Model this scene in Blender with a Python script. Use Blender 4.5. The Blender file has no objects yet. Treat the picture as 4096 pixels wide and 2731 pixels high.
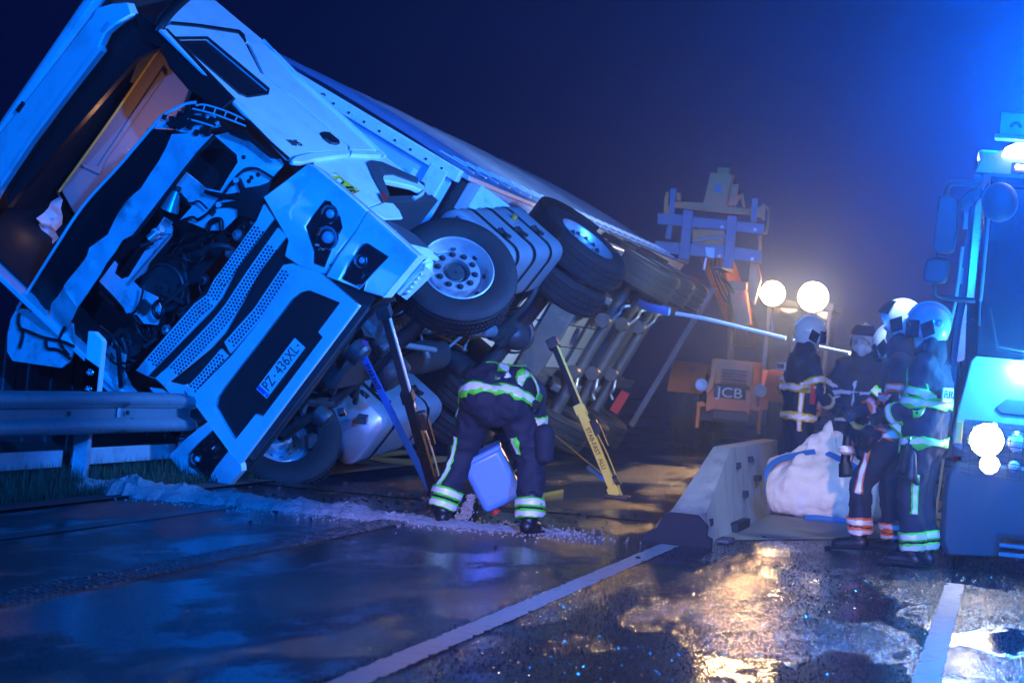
import bpy, bmesh, math, random
from mathutils import Vector, Matrix, Euler
random.seed(7)
SC = bpy.context.scene
COL = SC.collection
R_ = math.radians

# ------------------------------------------------------------------ camera
cam = bpy.data.cameras.new('camera'); camo = bpy.data.objects.new('camera', cam); COL.objects.link(camo)
cam.sensor_width = 36; cam.lens = 77.34; cam.clip_start = .1; cam.clip_end = 600
camo.matrix_world = Matrix(((0.970646, -0.092172, 0.222149, 0), (0.220705, -0.025705, -0.975002, 0),
                            (0.095578, 0.995411, -0.004607, 1.25), (0, 0, 0, 1)))
cam.dof.use_dof = True; cam.dof.focus_distance = 16.0; cam.dof.aperture_fstop = 4.0
SC.camera = camo

# ------------------------------------------------------------------ night sky
W = bpy.data.worlds.new('World'); SC.world = W; W.use_nodes = True
bg = W.node_tree.nodes['Background']; bg.inputs[0].default_value = (.015, .09, 1.0, 1); bg.inputs[1].default_value = .032

SC.view_settings.view_transform = 'Standard'; SC.view_settings.look = 'None'
SC.view_settings.exposure = 0; SC.view_settings.gamma = 1
SC.cycles.use_denoising = True
try: SC.cycles.denoiser = 'OPENIMAGEDENOISE'
except Exception: pass
SC.cycles.max_bounces = 6; SC.cycles.diffuse_bounces = 3; SC.cycles.glossy_bounces = 3
SC.cycles.transmission_bounces = 4; SC.cycles.volume_bounces = 0; SC.cycles.transparent_max_bounces = 8
SC.cycles.sample_clamp_indirect = 6; SC.cycles.sample_clamp_direct = 0
SC.cycles.caustics_reflective = False; SC.cycles.caustics_refractive = False
SC.cycles.use_light_tree = True

def lamp(kind, name, loc, energy, color, size=.1, target=None, spot=None, blend=.4):
    l = bpy.data.lights.new(name, kind); l.energy = energy; l.color = color
    if kind == 'AREA': l.size = size
    else: l.shadow_soft_size = size
    if spot: l.spot_size = R_(spot); l.spot_blend = blend
    o = bpy.data.objects.new(name, l); COL.objects.link(o); o.location = loc
    if target is not None:
        o.rotation_euler = (Vector(target) - Vector(loc)).to_track_quat('-Z', 'Y').to_euler()
    return o
BLUE = (.0, .155, 1.0); WHITE = (.60, .82, 1.0); WARM = (1.0, .56, .24)
# blue roof beacons of the emergency vehicles parked behind the photographer, 3 m up
lamp('SPOT', 'beacon_light', (-1.5, -9, 3.6), 19500, BLUE, .25, (-5, 17, 1.6), 46, .6)
lamp('SPOT', 'beacon_light', (6.0, -2, 6.5), 30000, BLUE, .25, (-5, 22, 2.2), 42, .6)

# headlamp beam of the vehicle parked behind the photographer, falling along the lane
lamp('SPOT', 'parked_headlamp_light', (1.4, -7, 3.2), 13000, (1, .58, .38), .12, (-2.5, 15, .0), 12.5, .6)

# ------------------------------------------------------------------ materials
def mat(name, col, rough=.5, metal=0., var=.18, scale=6., bump=0., bscale=60., coat=0., dirt=None, dscale=3., damt=.5,
        emit=None, estr=0., spec=.5, rvar=.12, trans=0., stretch=None, alpha=None):
    m = bpy.data.materials.new(name); m.use_nodes = True
    nt = m.node_tree; N = nt.nodes; L = nt.links; b = N['Principled BSDF']
    b.inputs['Base Color'].default_value = (*col, 1); b.inputs['Roughness'].default_value = rough
    b.inputs['Metallic'].default_value = metal; b.inputs['Coat Weight'].default_value = coat
    b.inputs['Coat Roughness'].default_value = .08; b.inputs['Specular IOR Level'].default_value = spec
    b.inputs['Transmission Weight'].default_value = trans
    if emit: b.inputs['Emission Color'].default_value = (*emit, 1); b.inputs['Emission Strength'].default_value = estr
    tc = N.new('ShaderNodeTexCoord'); mp = N.new('ShaderNodeMapping'); L.new(tc.outputs['Object'], mp.inputs[0])
    if stretch: mp.inputs['Scale'].default_value = stretch
    if var > 0:
        n = N.new('ShaderNodeTexNoise'); n.inputs['Scale'].default_value = scale; n.inputs['Detail'].default_value = 6; n.inputs['Roughness'].default_value = .65
        L.new(mp.outputs[0], n.inputs['Vector'])
        mx = N.new('ShaderNodeMix'); mx.data_type = 'RGBA'
        mx.inputs[6].default_value = (*[max(0, c*(1-var)) for c in col], 1); mx.inputs[7].default_value = (*[min(1, c*(1+var)) for c in col], 1)
        L.new(n.outputs['Fac'], mx.inputs[0]); out = mx.outputs[2]
        if dirt:
            n2 = N.new('ShaderNodeTexNoise'); n2.inputs['Scale'].default_value = dscale; n2.inputs['Detail'].default_value = 9; n2.inputs['Roughness'].default_value = .7
            L.new(mp.outputs[0], n2.inputs['Vector'])
            rp = N.new('ShaderNodeMapRange'); rp.inputs[1].default_value = .52; rp.inputs[2].default_value = .75; rp.inputs[4].default_value = damt
            L.new(n2.outputs['Fac'], rp.inputs[0])
            m2 = N.new('ShaderNodeMix'); m2.data_type = 'RGBA'; m2.inputs[7].default_value = (*dirt, 1)
            L.new(out, m2.inputs[6]); L.new(rp.outputs[0], m2.inputs[0]); out = m2.outputs[2]
        L.new(out, b.inputs['Base Color'])
        rr = N.new('ShaderNodeMapRange'); rr.inputs[3].default_value = max(.02, rough-rvar); rr.inputs[4].default_value = min(1, rough+rvar)
        L.new(n.outputs['Fac'], rr.inputs[0]); L.new(rr.outputs[0], b.inputs['Roughness'])
    if bump > 0:
        n3 = N.new('ShaderNodeTexNoise'); n3.inputs['Scale'].default_value = bscale; n3.inputs['Detail'].default_value = 4
        L.new(mp.outputs[0], n3.inputs['Vector'])
        bp = N.new('ShaderNodeBump'); bp.inputs['Strength'].default_value = bump; bp.inputs['Distance'].default_value = .02
        L.new(n3.outputs['Fac'], bp.inputs['Height']); L.new(bp.outputs[0], b.inputs['Normal'])
    return m
MT = dict(
    paint=mat('truck_paint_white', (.78, .78, .78), .34, var=.08, coat=.4, dirt=(.20, .19, .17), damt=.42, dscale=2.6, bump=.06, bscale=7),
    sheet=mat('bare_white_sheet_metal', (.72, .72, .73), .42, var=.12, scale=9, dirt=(.06, .055, .05), damt=.85, dscale=4, bump=.25, bscale=11),
    scuff=mat('scuffed_white_plastic', (.70, .69, .66), .6, var=.2, scale=18, dirt=(.12, .11, .1), damt=.8, dscale=7, bump=.25, bscale=45),
    black=mat('black_plastic', (.007, .007, .008), .5, var=.3, scale=12, bump=.06, bscale=90),
    matt=mat('matt_black', (.010, .010, .011), .8, var=.3),
    rubber=mat('tyre_rubber', (.011, .011, .012), .7, var=.4, scale=14, bump=.2, bscale=50, dirt=(.035, .032, .03), damt=.6, dscale=5, spec=.3),
    steel=mat('wheel_steel_silver', (.62, .62, .64), .38, .75, var=.15, scale=14, dirt=(.2, .18, .15), damt=.5, dscale=8),
    alu=mat('brushed_aluminium', (.42, .43, .45), .34, .5, var=.14, scale=5, stretch=(1, 8, 1), dirt=(.25, .22, .2), damt=.4, dscale=4),
    chassis=mat('chassis_paint_grey', (.055, .057, .062), .5, var=.4, scale=9, dirt=(.12, .125, .135), damt=.8, dscale=5, bump=.2, bscale=50),
    castiron=mat('cast_iron_dirty', (.045, .045, .045), .45, .2, var=.5, scale=11, dirt=(.06, .05, .04), damt=.8, bump=.3, bscale=40),
    galv=mat('galvanised_steel', (.52, .54, .55), .42, .55, var=.2, scale=26, dirt=(.22, .21, .19), damt=.5, dscale=6, bump=.05, bscale=30),
    glass=mat('dark_glass', (.012, .014, .018), .06, var=0, spec=.8),
    lens=mat('clear_lens', (.75, .8, .85), .05, var=0, trans=.0, spec=.9, metal=.35),
    chrome=mat('chrome_reflector', (.8, .82, .85), .10, 1, var=0),
    plate=mat('number_plate_white', (.82, .82, .80), .4, var=.05),
    plateblue=mat('number_plate_blue', (.02, .09, .5), .4, var=.05),
    ink=mat('black_ink', (.01, .01, .01), .5, var=0),
    red=mat('red_plastic', (.5, .03, .02), .35, var=.1),
    orange=mat('orange_plastic', (.8, .25, .02), .3, var=.1),
    yellow=mat('yellow_print', (.75, .55, .02), .45, var=.1),
    hose=mat('rubber_hose', (.012, .012, .014), .38, var=.2),
    interior=mat('cab_trim_beige', (.42, .33, .29), .8, var=.12, scale=20, bump=.1, bscale=150),
    dark_trim=mat('cab_trim_dark', (.03, .032, .036), .7, var=.2),
    cloth=mat('bed_linen_white', (.75, .70, .62), .9, var=.12, scale=10, bump=.3, bscale=8),
    tarp=mat('trailer_tarpaulin_blue', (.36, .54, .86), .5, var=.25, scale=2.2, dirt=(.35, .4, .45), damt=.5, dscale=1.6, bump=.10, bscale=3, stretch=(3, .25, 3)),
    floor=mat('trailer_floor_underside', (.34, .35, .38), .6, var=.2, scale=7, dirt=(.12, .1, .09), damt=.5, bump=.08, bscale=30),
    concrete=mat('weathered_concrete', (.27, .26, .24), .85, var=.4, scale=9, dirt=(.03, .03, .028), damt=.9, dscale=3.0, stretch=(1, 1, .45), bump=.35, bscale=55),
    bag=mat('woven_bag_white', (.82, .83, .84), .6, var=.06, scale=22, bump=.35, bscale=9, stretch=(1, 1, 3), dirt=(.5, .48, .45), damt=.3),
    blue_strap=mat('blue_webbing', (.02, .16, .55), .6, var=.15, scale=40, bump=.2, bscale=200),
    white_strap=mat('white_webbing', (.7, .72, .75), .6, var=.1, scale=40, bump=.2, bscale=200),
    yel_strap=mat('yellow_webbing', (.92, .66, .10), .6, var=.1, scale=40, bump=.2, bscale=200),
    strut=mat('strut_aluminium', (.72, .70, .62), .4, .55, var=.12, scale=10),
    turnout=mat('turnout_fabric_navy', (.012, .015, .030), .78, var=.3, scale=30, bump=.35, bscale=120),
    turnout2=mat('turnout_fabric_black', (.012, .012, .016), .8, var=.3, scale=30, bump=.35, bscale=120),
    hivis=mat('hi_vis_green', (.12, .75, .04), .6, var=.08, emit=None),
    hiorange=mat('hi_vis_orange', (.85, .20, .03), .6, var=.08),
    silver=mat('retroreflective_silver', (.80, .80, .86), .45, .1, var=.06, scale=60, bump=.1, bscale=300),
    helmet=mat('helmet_white', (.80, .80, .76), .22, var=.04, coat=.6),
    helmetgrey=mat('helmet_blue_grey', (.32, .38, .42), .25, var=.06, coat=.5),
    visor=mat('helmet_visor_dark', (.02, .022, .025), .12, var=0, spec=.8),
    skin=mat('skin', (.62, .40, .31), .5, var=.1, scale=12),
    mask=mat('face_mask_white', (.82, .82, .80), .8, var=.04),
    boot=mat('boot_leather_black', (.012, .012, .012), .4, var=.3, bump=.15, bscale=40),
    canister=mat('plastic_container_blue', (.12, .27, .64), .38, var=.06, scale=4),
    granules=mat('absorbent_granules', (.40, .37, .35), .95, var=.5, scale=40, bump=1., bscale=70, dirt=(.12, .11, .1), damt=.7, dscale=6),
    jcb=mat('machine_yellow_orange', (.78, .22, .03), .42, var=.12, dirt=(.2, .12, .06), damt=.5, dscale=3),
    jcbdark=mat('machine_dark_grey', (.05, .05, .055), .5, var=.3),
    fork=mat('fork_steel_blue_grey', (.10, .14, .20), .45, .3, var=.3, dirt=(.3, .25, .2), damt=.5),
    fire_red=mat('fire_engine_red', (.62, .02, .03), .25, var=.05, coat=.6),
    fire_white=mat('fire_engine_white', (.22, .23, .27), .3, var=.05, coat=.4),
    bumper=mat('fire_engine_bumper_grey', (.04, .045, .055), .55, var=.2, bump=.05, bscale=60),
    grass=mat('dry_verge_grass', (.045, .055, .022), .8, var=.5, scale=40),
    pink=mat('frayed_pink_tape', (.8, .05, .25), .6, var=0),
)

# ------------------------------------------------------------------ mesh helpers
def props(o, label=None, cat=None, group=None, kind=None):
    if label: o['label'] = label
    if cat: o['category'] = cat
    if group: o['group'] = group
    if kind: o['kind'] = kind
    return o
def empty(name, mw=None, loc=None):
    o = bpy.data.objects.new(name, None); COL.objects.link(o); o.empty_display_size = .2
    if mw is not None: o.matrix_world = mw
    elif loc is not None: o.location = loc
    return o
def finish(name, bm, m, parent=None, smooth=35, bevel=0., kind=None, sub=0):
    bmesh.ops.recalc_face_normals(bm, faces=bm.faces[:])
    me = bpy.data.meshes.new(name); bm.to_mesh(me); bm.free()
    for mm in (m if isinstance(m, (list, tuple)) else [m]): me.materials.append(MT[mm] if isinstance(mm, str) else mm)
    if smooth:
        for p in me.polygons: p.use_smooth = True
        try: me.set_sharp_from_angle(angle=R_(smooth))
        except Exception: pass
    o = bpy.data.objects.new(name, me); COL.objects.link(o)
    if parent is not None: o.parent = parent
    if bevel:
        b = o.modifiers.new('bevel', 'BEVEL'); b.width = bevel; b.segments = 2; b.limit_method = 'ANGLE'; b.angle_limit = R_(40); b.harden_normals = False
    if sub:
        s = o.modifiers.new('sub', 'SUBSURF'); s.levels = sub; s.render_levels = sub
    if kind: o['kind'] = kind
    return o
def V(*a): return Vector(a)
def basis(d):
    d = Vector(d).normalized(); a = V(0, 0, 1) if abs(d.z) < .9 else V(1, 0, 0)
    x = a.cross(d).normalized(); y = d.cross(x); return x, y, d
def add_box(bm, c, s, rot=None):
    M_ = Matrix.Translation(c)
    if rot is not None: M_ = M_ @ (rot.to_4x4() if hasattr(rot, 'to_4x4') else Euler(rot).to_matrix().to_4x4())
    M_ = M_ @ Matrix.Diagonal((*s, 1))
    return bmesh.ops.create_cube(bm, size=1, matrix=M_)['verts']
def add_cyl(bm, a, b, r0, r1=None, n=16, cap=True):
    a, b = Vector(a), Vector(b); r1 = r0 if r1 is None else r1; x, y, d = basis(b-a)
    A = [bm.verts.new(a+(x*math.cos(t)+y*math.sin(t))*r0) for t in [2*math.pi*i/n for i in range(n)]]
    B = [bm.verts.new(b+(x*math.cos(t)+y*math.sin(t))*r1) for t in [2*math.pi*i/n for i in range(n)]]
    for i in range(n): bm.faces.new((A[i], A[(i+1) % n], B[(i+1) % n], B[i]))
    if cap: bm.faces.new(A[::-1]); bm.faces.new(B)
def catmull(P, k=6):
    P = [Vector(p) for p in P]
    if len(P) < 3: return P
    out = []
    for i in range(len(P)-1):
        p0, p1, p2, p3 = P[max(i-1, 0)], P[i], P[i+1], P[min(i+2, len(P)-1)]
        for j in range(k):
            t = j/k
            out.append(.5*((2*p1)+(p2-p0)*t+(2*p0-5*p1+4*p2-p3)*t*t+(3*p1-p0-3*p2+p3)*t**3))
    return out+[P[-1]]
def add_tube(bm, P, r, n=8, smooth=True, flat=None, up=None):
    P = catmull(P) if smooth else [Vector(p) for p in P]
    rings = []; px = None
    for i, p in enumerate(P):
        d = (P[min(i+1, len(P)-1)]-P[max(i-1, 0)])
        if d.length < 1e-9: d = V(0, 0, 1)
        d.normalize()
        if px is None: px = basis(d)[0] if up is None else (Vector(up)-d*d.dot(Vector(up))).normalized()
        else:
            px = (px-d*px.dot(d)); px = px.normalized() if px.length > 1e-6 else basis(d)[0]
        py = d.cross(px); rr = r(i/(len(P)-1)) if callable(r) else r
        fx, fy = flat if flat else (1, 1)
        rings.append([bm.verts.new(p+(px*math.cos(t)*fx+py*math.sin(t)*fy)*rr) for t in [2*math.pi*(k+.5)/n for k in range(n)]])
    for a, b in zip(rings, rings[1:]):
        for i in range(n): bm.faces.new((a[i], a[(i+1) % n], b[(i+1) % n], b[i]))
    bm.faces.new(rings[0][::-1]); bm.faces.new(rings[-1])
def add_lathe(bm, prof, c, axis, n=40, closed=False):
    x, y, d = basis(axis); c = Vector(c); rings = []
    for (r, h) in prof:
        rings.append([bm.verts.new(c+d*h+(x*math.cos(t)+y*math.sin(t))*r) for t in [2*math.pi*i/n for i in range(n)]])
    pairs = list(zip(rings, rings[1:])) + ([(rings[-1], rings[0])] if closed else [])
    for a, b in pairs:
        for i in range(n): bm.faces.new((a[i], a[(i+1) % n], b[(i+1) % n], b[i]))
    return rings
def obox(name, c, s, m, parent=None, rot=None, bevel=.006, **k):
    bm = bmesh.new(); add_box(bm, c, s, rot); return finish(name, bm, m, parent, bevel=bevel, **k)
def ocyl(name, a, b, r, m, parent=None, r1=None, n=20, bevel=0, **k):
    bm = bmesh.new(); add_cyl(bm, a, b, r, r1, n); return finish(name, bm, m, parent, bevel=bevel, **k)
def otube(name, P, r, m, parent=None, n=8, smooth=True, flat=None, up=None, **k):
    bm = bmesh.new(); add_tube(bm, P, r, n, smooth, flat, up); return finish(name, bm, m, parent, smooth=50, **k)
def fill_poly(pts, holes=(), maxlen=None):
    bm = bmesh.new()
    def loop(p):
        q = []
        for i in range(len(p)):
            a, b = Vector(p[i]), Vector(p[(i+1) % len(p)]); n = max(1, int((b-a).length/maxlen)) if maxlen else 1
            for j in range(n): q.append(a+(b-a)*j/n)
        vs = [bm.verts.new((v.x, v.y, 0)) for v in q]
        for i in range(len(vs)): bm.edges.new((vs[i], vs[(i+1) % len(vs)]))
    loop(pts)
    for h in holes: loop(h)
    bmesh.ops.triangle_fill(bm, use_beauty=True, use_dissolve=False, edges=bm.edges[:], normal=(0, 0, 1))
    if maxlen:
        for _ in range(3):
            es = [e for e in bm.edges if e.calc_length() > maxlen*1.6]
            if not es: break
            bmesh.ops.subdivide_edges(bm, edges=es, cuts=1); bmesh.ops.triangulate(bm, faces=[f for f in bm.faces if len(f.verts) > 3])
    return bm
def shape(name, pts, m, parent, fn, thick=.02, holes=(), maxlen=None, bevel=0., jitter=0., smooth=35, kind=None, tdir=None):
    """polygon -> surface through fn(a,b)->Vector, given real thickness along tdir"""
    bm = fill_poly(pts, holes, maxlen)
    rnd = random.Random(len(pts)*31+int(abs(pts[0][0])*1000))
    for v in bm.verts:
        p = fn(v.co.x, v.co.y)
        if jitter: p = p + Vector(tdir)*rnd.uniform(-jitter, jitter)
        v.co = p
    top = bm.faces[:]
    g = bmesh.ops.extrude_face_region(bm, geom=top)
    for e in g['geom']:
        if isinstance(e, bmesh.types.BMVert): e.co = e.co + Vector(tdir)*thick
    return finish(name, bm, m, parent, smooth=smooth, bevel=bevel, kind=kind)
TEXTS = []
def text(s, parent, o, xd, yd, size, m, name='lettering', ext=.002, align='CENTER', sx=1.):
    c = bpy.data.curves.new(name, 'FONT'); c.body = s; c.size = size; c.extrude = ext; c.align_x = align; c.align_y = 'CENTER'
    c.materials.append(MT[m]); ob = bpy.data.objects.new(name, c); COL.objects.link(ob); TEXTS.append(ob)
    x = Vector(xd).normalized(); y = Vector(yd); y = (y-x*x.dot(y)).normalized(); z = x.cross(y)
    mw = Matrix((x, y, z)).transposed().to_4x4() @ Matrix.Diagonal((sx, 1, 1, 1)); mw.translation = Vector(o)
    ob.parent = parent; ob.matrix_local = mw
    return ob

# ------------------------------------------------------------------ ground
def road_material():
    m = bpy.data.materials.new('wet_asphalt'); m.use_nodes = True; nt = m.node_tree; N = nt.nodes; L = nt.links; b = N['Principled BSDF']
    tc = N.new('ShaderNodeTexCoord')
    def noise(sc, det=4, rough=.5, vec=None, st=None):
        mp = N.new('ShaderNodeMapping'); L.new(tc.outputs['Object'], mp.inputs[0])
        if st: mp.inputs['Scale'].default_value = st
        n = N.new('ShaderNodeTexNoise'); n.inputs['Scale'].default_value = sc; n.inputs['Detail'].default_value = det; n.inputs['Roughness'].default_value = rough
        L.new(mp.outputs[0], n.inputs['Vector']); return n.outputs['Fac']
    def rng(x, a, b_, c, d):
        r = N.new('ShaderNodeMapRange'); r.inputs[1].default_value = a; r.inputs[2].default_value = b_; r.inputs[3].default_value = c; r.inputs[4].default_value = d
        L.new(x, r.inputs[0]); return r.outputs[0]
    pud = rng(noise(.9, 5, .55, st=(1.25, .45, 1)), .41, .53, 0, 1)       # 1 = standing water film
    grain = noise(120, 2, .5); agg = noise(44, 3, .6); blot = noise(3.2, 6, .6)
    cmix = N.new('ShaderNodeMix'); cmix.data_type = 'RGBA'; cmix.inputs[6].default_value = (.010, .010, .011, 1); cmix.inputs[7].default_value = (.050, .048, .046, 1)
    L.new(rng(agg, .3, .75, 0, 1), cmix.inputs[0])
    c2 = N.new('ShaderNodeMix'); c2.data_type = 'RGBA'; c2.blend_type = 'MULTIPLY'; c2.inputs[0].default_value = .6
    L.new(cmix.outputs[2], c2.inputs[6])
    gr = N.new('ShaderNodeCombineColor'); bl = rng(blot, .3, .7, .6, 1.35)
    for i in range(3): L.new(bl, gr.inputs[i])
    L.new(gr.outputs[0], c2.inputs[7]); L.new(c2.outputs[2], b.inputs['Base Color'])
    L.new(rng(pud, 0, 1, .26, .035), b.inputs['Roughness'])
    b.inputs['Specular IOR Level'].default_value = .5
    add = N.new('ShaderNodeMath'); add.operation = 'MULTIPLY_ADD'; add.inputs[1].default_value = .8; L.new(agg, add.inputs[0]); L.new(grain, add.inputs[2])
    bp = N.new('ShaderNodeBump'); bp.inputs['Distance'].default_value = .016; L.new(add.outputs[0], bp.inputs['Height'])
    L.new(rng(pud, 0, 1, 1.0, .06), bp.inputs['Strength'])
    gl = noise(1, 3, .75, st=(58, 9, 1)); bp3 = N.new('ShaderNodeBump'); bp3.inputs['Distance'].default_value = .05; L.new(gl, bp3.inputs['Height']); L.new(rng(pud, 0, 1, .5, .05), bp3.inputs['Strength']); L.new(bp.outputs[0], bp3.inputs['Normal'])
    rip = noise(9, 3, .55, st=(.6, 2.2, 1)); bp2 = N.new('ShaderNodeBump'); bp2.inputs['Distance'].default_value = .004; bp2.inputs['Strength'].default_value = .28
    L.new(rip, bp2.inputs['Height']); L.new(bp3.outputs[0], bp2.inputs['Normal']); L.new(bp2.outputs[0], b.inputs['Normal'])
    return m
MT['road'] = road_material()
MT['line'] = mat('worn_road_paint', (.50, .40, .34), .6, var=.25, scale=18, dirt=(.12, .11, .11), damt=.75, dscale=9, bump=.3, bscale=120)
MT['rumble'] = mat('profiled_road_paint', (.045, .045, .045), .22, var=.3, scale=25, dirt=(.03, .03, .03), damt=.8, dscale=6, bump=.6, bscale=60)
MT['slab'] = mat('damp_concrete_slab', (.20, .19, .18), .42, var=.3, scale=5, dirt=(.07, .07, .07), damt=.7, dscale=2, bump=.3, bscale=80)
MT['soil'] = mat('verge_soil', (.05, .045, .035), .9, var=.5, scale=12, bump=.6, bscale=30)
def sheet(name, pts, z, m, kind='structure', label=None):
    bm = bmesh.new(); bm.faces.new([bm.verts.new((x, y, z)) for x, y in pts]); o = finish(name, bm, m, smooth=0)
    props(o, label, kind=kind); return o
sheet('road', [(-140, -60), (140, -60), (140, 180), (-140, 180)], 0, 'road')
def painted(name, x0, x1, y0, y1):
    rp = random.Random(int(abs(x0)*100)); n = int((y1-y0)/.045); bm = bmesh.new(); A = []; B = []
    for i in range(n+1):
        y = y0+(y1-y0)*i/n; A.append(bm.verts.new((x0+rp.uniform(-.006, .006)+(.02*rp.random() if rp.random() < .06 else 0), y, .004))); B.append(bm.verts.new((x1+rp.uniform(-.006, .006)-(.02*rp.random() if rp.random() < .06 else 0), y, .004)))
    for i in range(n): bm.faces.new((A[i], B[i], B[i+1], A[i+1]))
    return props(finish(name, bm, 'line', smooth=0), kind='structure')
ln = painted('edge_line', -2.295, -2.165, 2, 15.4)
ln2 = painted('lane_line', -.30, -.18, 4.5, 14.9)
ln3 = sheet('hard_shoulder_line', [(-5.22, 4), (-5.10, 4), (-5.10, 15.0), (-5.22, 15.0)], .004, 'rumble')
# profiled rumble marking: rows of raised studs on a thin strip
bm = bmesh.new(); add_box(bm, (-4.06, 9.5, .003), (.20, 13, .002))
for i in range(170):
    for j in range(4):
        add_box(bm, (-4.135+j*.05+random.uniform(-.006, .006), 3.5+i*.075+(j % 2)*.03, .008), (.034, .042, .009), (0, 0, random.uniform(-.3, .3)))
props(finish('rumble_marking', bm, 'rumble', smooth=0), kind='structure')
MT['grain'] = mat('wet_aggregate', (.022, .021, .021), .13, var=.5, scale=60)
def grains():
    """stone chips of the wearing course standing proud of the water film"""
    rg = random.Random(21); vs = []; fs = []
    def patchy(x, y): return .5+.5*math.sin(x*2.1+1.3*math.sin(y*.9))*math.sin(y*1.35+1.7*math.sin(x*1.1))
    n = 0
    while n < 40000:
        x = rg.uniform(-5.6, .55); y = 7.0+11.5*rg.random()**1.25
        lf = x < -2.35
        if lf and rg.random() < .45: continue
        if rg.random() > .25+.9*patchy(x, y): continue
        n += 1; r = rg.uniform(.003, .006) if lf else rg.uniform(.0035, .0085); h = r*(rg.uniform(.12, .3) if lf else rg.uniform(.22, .6)); a = rg.uniform(0, 1.57); k = len(vs)
        for q in range(4): vs.append((x+math.cos(a+q*1.5708)*r*rg.uniform(.7, 1.2), y+math.sin(a+q*1.5708)*r*rg.uniform(.7, 1.2), -.001))
        vs.append((x+rg.uniform(-.5, .5)*r, y+rg.uniform(-.5, .5)*r, h)); fs += [(k+q, k+(q+1) % 4, k+4) for q in range(4)]
    me = bpy.data.meshes.new('wet_aggregate'); me.from_pydata(vs, [], fs); me.materials.append(MT['grain']); o = bpy.data.objects.new('wet_aggregate', me); COL.objects.link(o)
    props(o, 'coarse wet stone chips of the asphalt surface', kind='stuff')
grains()
bm = bmesh.new(); bm.faces.new([bm.verts.new(p) for p in ((-2.02, 16.3, .004), (-.7, 18.9, .004), (-.6, 26, .004), (-2.02, 26, .004))]); props(finish('concrete_slab', bm, 'slab', smooth=0), kind='structure')
bm = bmesh.new(); bm.faces.new([bm.verts.new(p) for p in ((-9, 16.0, .006), (-2.5, 17.5, .006), (-2.5, 18.7, .006), (-9, 18.0, .006))]); props(finish('wet_oil_patch', bm, 'road', smooth=0), kind='structure')

# ------------------------------------------------------------------ overturned tractor unit (local: x left, y back, z up)
TM = Matrix(((0.570099, 0.105783, -0.814738, -4.9348), (-0.149977, 0.988413, 0.023388, 16.0465), (0.807771, 0.108859, 0.579358, .5913), (0, 0, 0, 1)))
truck = empty('overturned_truck', TM)
props(truck, 'white lorry tractor with its front torn open, tipped onto its right side over the guardrail', 'truck')
def yw(u): return min(.18, .9*max(0, abs(u)-.75)**2)
def rake(v): return .3*max(0, v-2.0)
def fw(off): return lambda u, v: V(u, off+yw(u)+rake(v), v)
def fp(name, pts, m, off=0., parent=None, holes=(), thick=.02, maxlen=.14, **k):
    return shape(name, pts, m, parent or truck, fw(off), thick, holes, maxlen, tdir=(0, 1, 0), **k)
def yp(name, pts, m, y=0., parent=None, holes=(), thick=.02, **k):
    return shape(name, pts, m, parent or truck, lambda u, v: V(u, y, v), thick, holes, tdir=(0, 1, 0), **k)
def sw(u0): return lambda y, v: V(u0, y, v)
def sp(name, pts, m, u0=1.22, parent=None, holes=(), thick=.025, maxlen=.2, **k):
    return shape(name, pts, m, parent or truck, sw(u0), thick, holes, maxlen, tdir=(-1, 0, 0), **k)
def yloc(p, off): return V(p[0], off+yw(p[0])+rake(p[1]), p[1])

# --- lower bumper with dark intake and number plate
hole = [(-0.61,0.862),(-0.536,0.897),(-0.451,0.902),(0.471,0.891),(0.556,0.867),(0.616,0.823),(0.709,0.57),(0.415,0.569),(0.41,0.516),(-0.398,0.512),(-0.421,0.572),(-0.7,0.576)]
bumper = fp('bumper', [(-0.805,0.423),(0.791,0.432),(0.776,0.845),(0.701,1.024),(0.211,0.993),(-0.206,1.011),(-0.569,1.062),(-0.682,1.148),(-0.707,1.03),(-0.757,0.766),(-0.808,0.544)], 'paint', 0, holes=[hole], thick=.05, bevel=.006, jitter=.003)
fp('intake_panel', [(-0.652,0.887),(-0.56,0.936),(0.474,0.918),(0.615,0.846),(0.72,0.562),(0.409,0.572),(0.394,0.514),(-0.423,0.509),(-0.454,0.578),(-0.744,0.567)], 'black', .045, bumper, thick=.03)
cx = [(-0.003,0.637)][0]
pl_ = obox('number_plate', (cx[0]-.01, .025, cx[1]), (.52, .012, .115), 'plate', bumper, bevel=.002)
bxm = obox('number_plate_carrier', (cx[0]-.01, .042, cx[1]-.005), (.62, .02, .17), 'black', bumper)
obox('country_band', (cx[0]-.245, .0175, cx[1]), (.03, .004, .108), 'plateblue', pl_, bevel=0)
text('PZ', pl_, (cx[0]-.165, .0185, cx[1]), (1, 0, 0), (0, 0, 1), .118, 'ink', sx=.78)
text('436XL', pl_, (cx[0]+.075, .0185, cx[1]), (1, 0, 0), (0, 0, 1), .118, 'ink', sx=.80)
text('PL', pl_, (cx[0]-.245, .015, cx[1]-.035), (1, 0, 0), (0, 0, 1), .028, 'plate')
for dx in (-.085, .225): ocyl('plate_screw', (cx[0]+dx, .02, cx[1]), (cx[0]+dx, .014, cx[1]), .008, 'ink', pl_, n=8)
for q in [(0.635,0.893),(-0.624,0.938)]: # round towing-eye covers
    bm = bmesh.new(); add_lathe(bm, [(.046, 0), (.05, -.003), (.054, 0)], (q[0], -.001, q[1]), (0, -1, 0), 24); finish('tow_eye_ring', bm, 'sheet', bumper)

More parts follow.
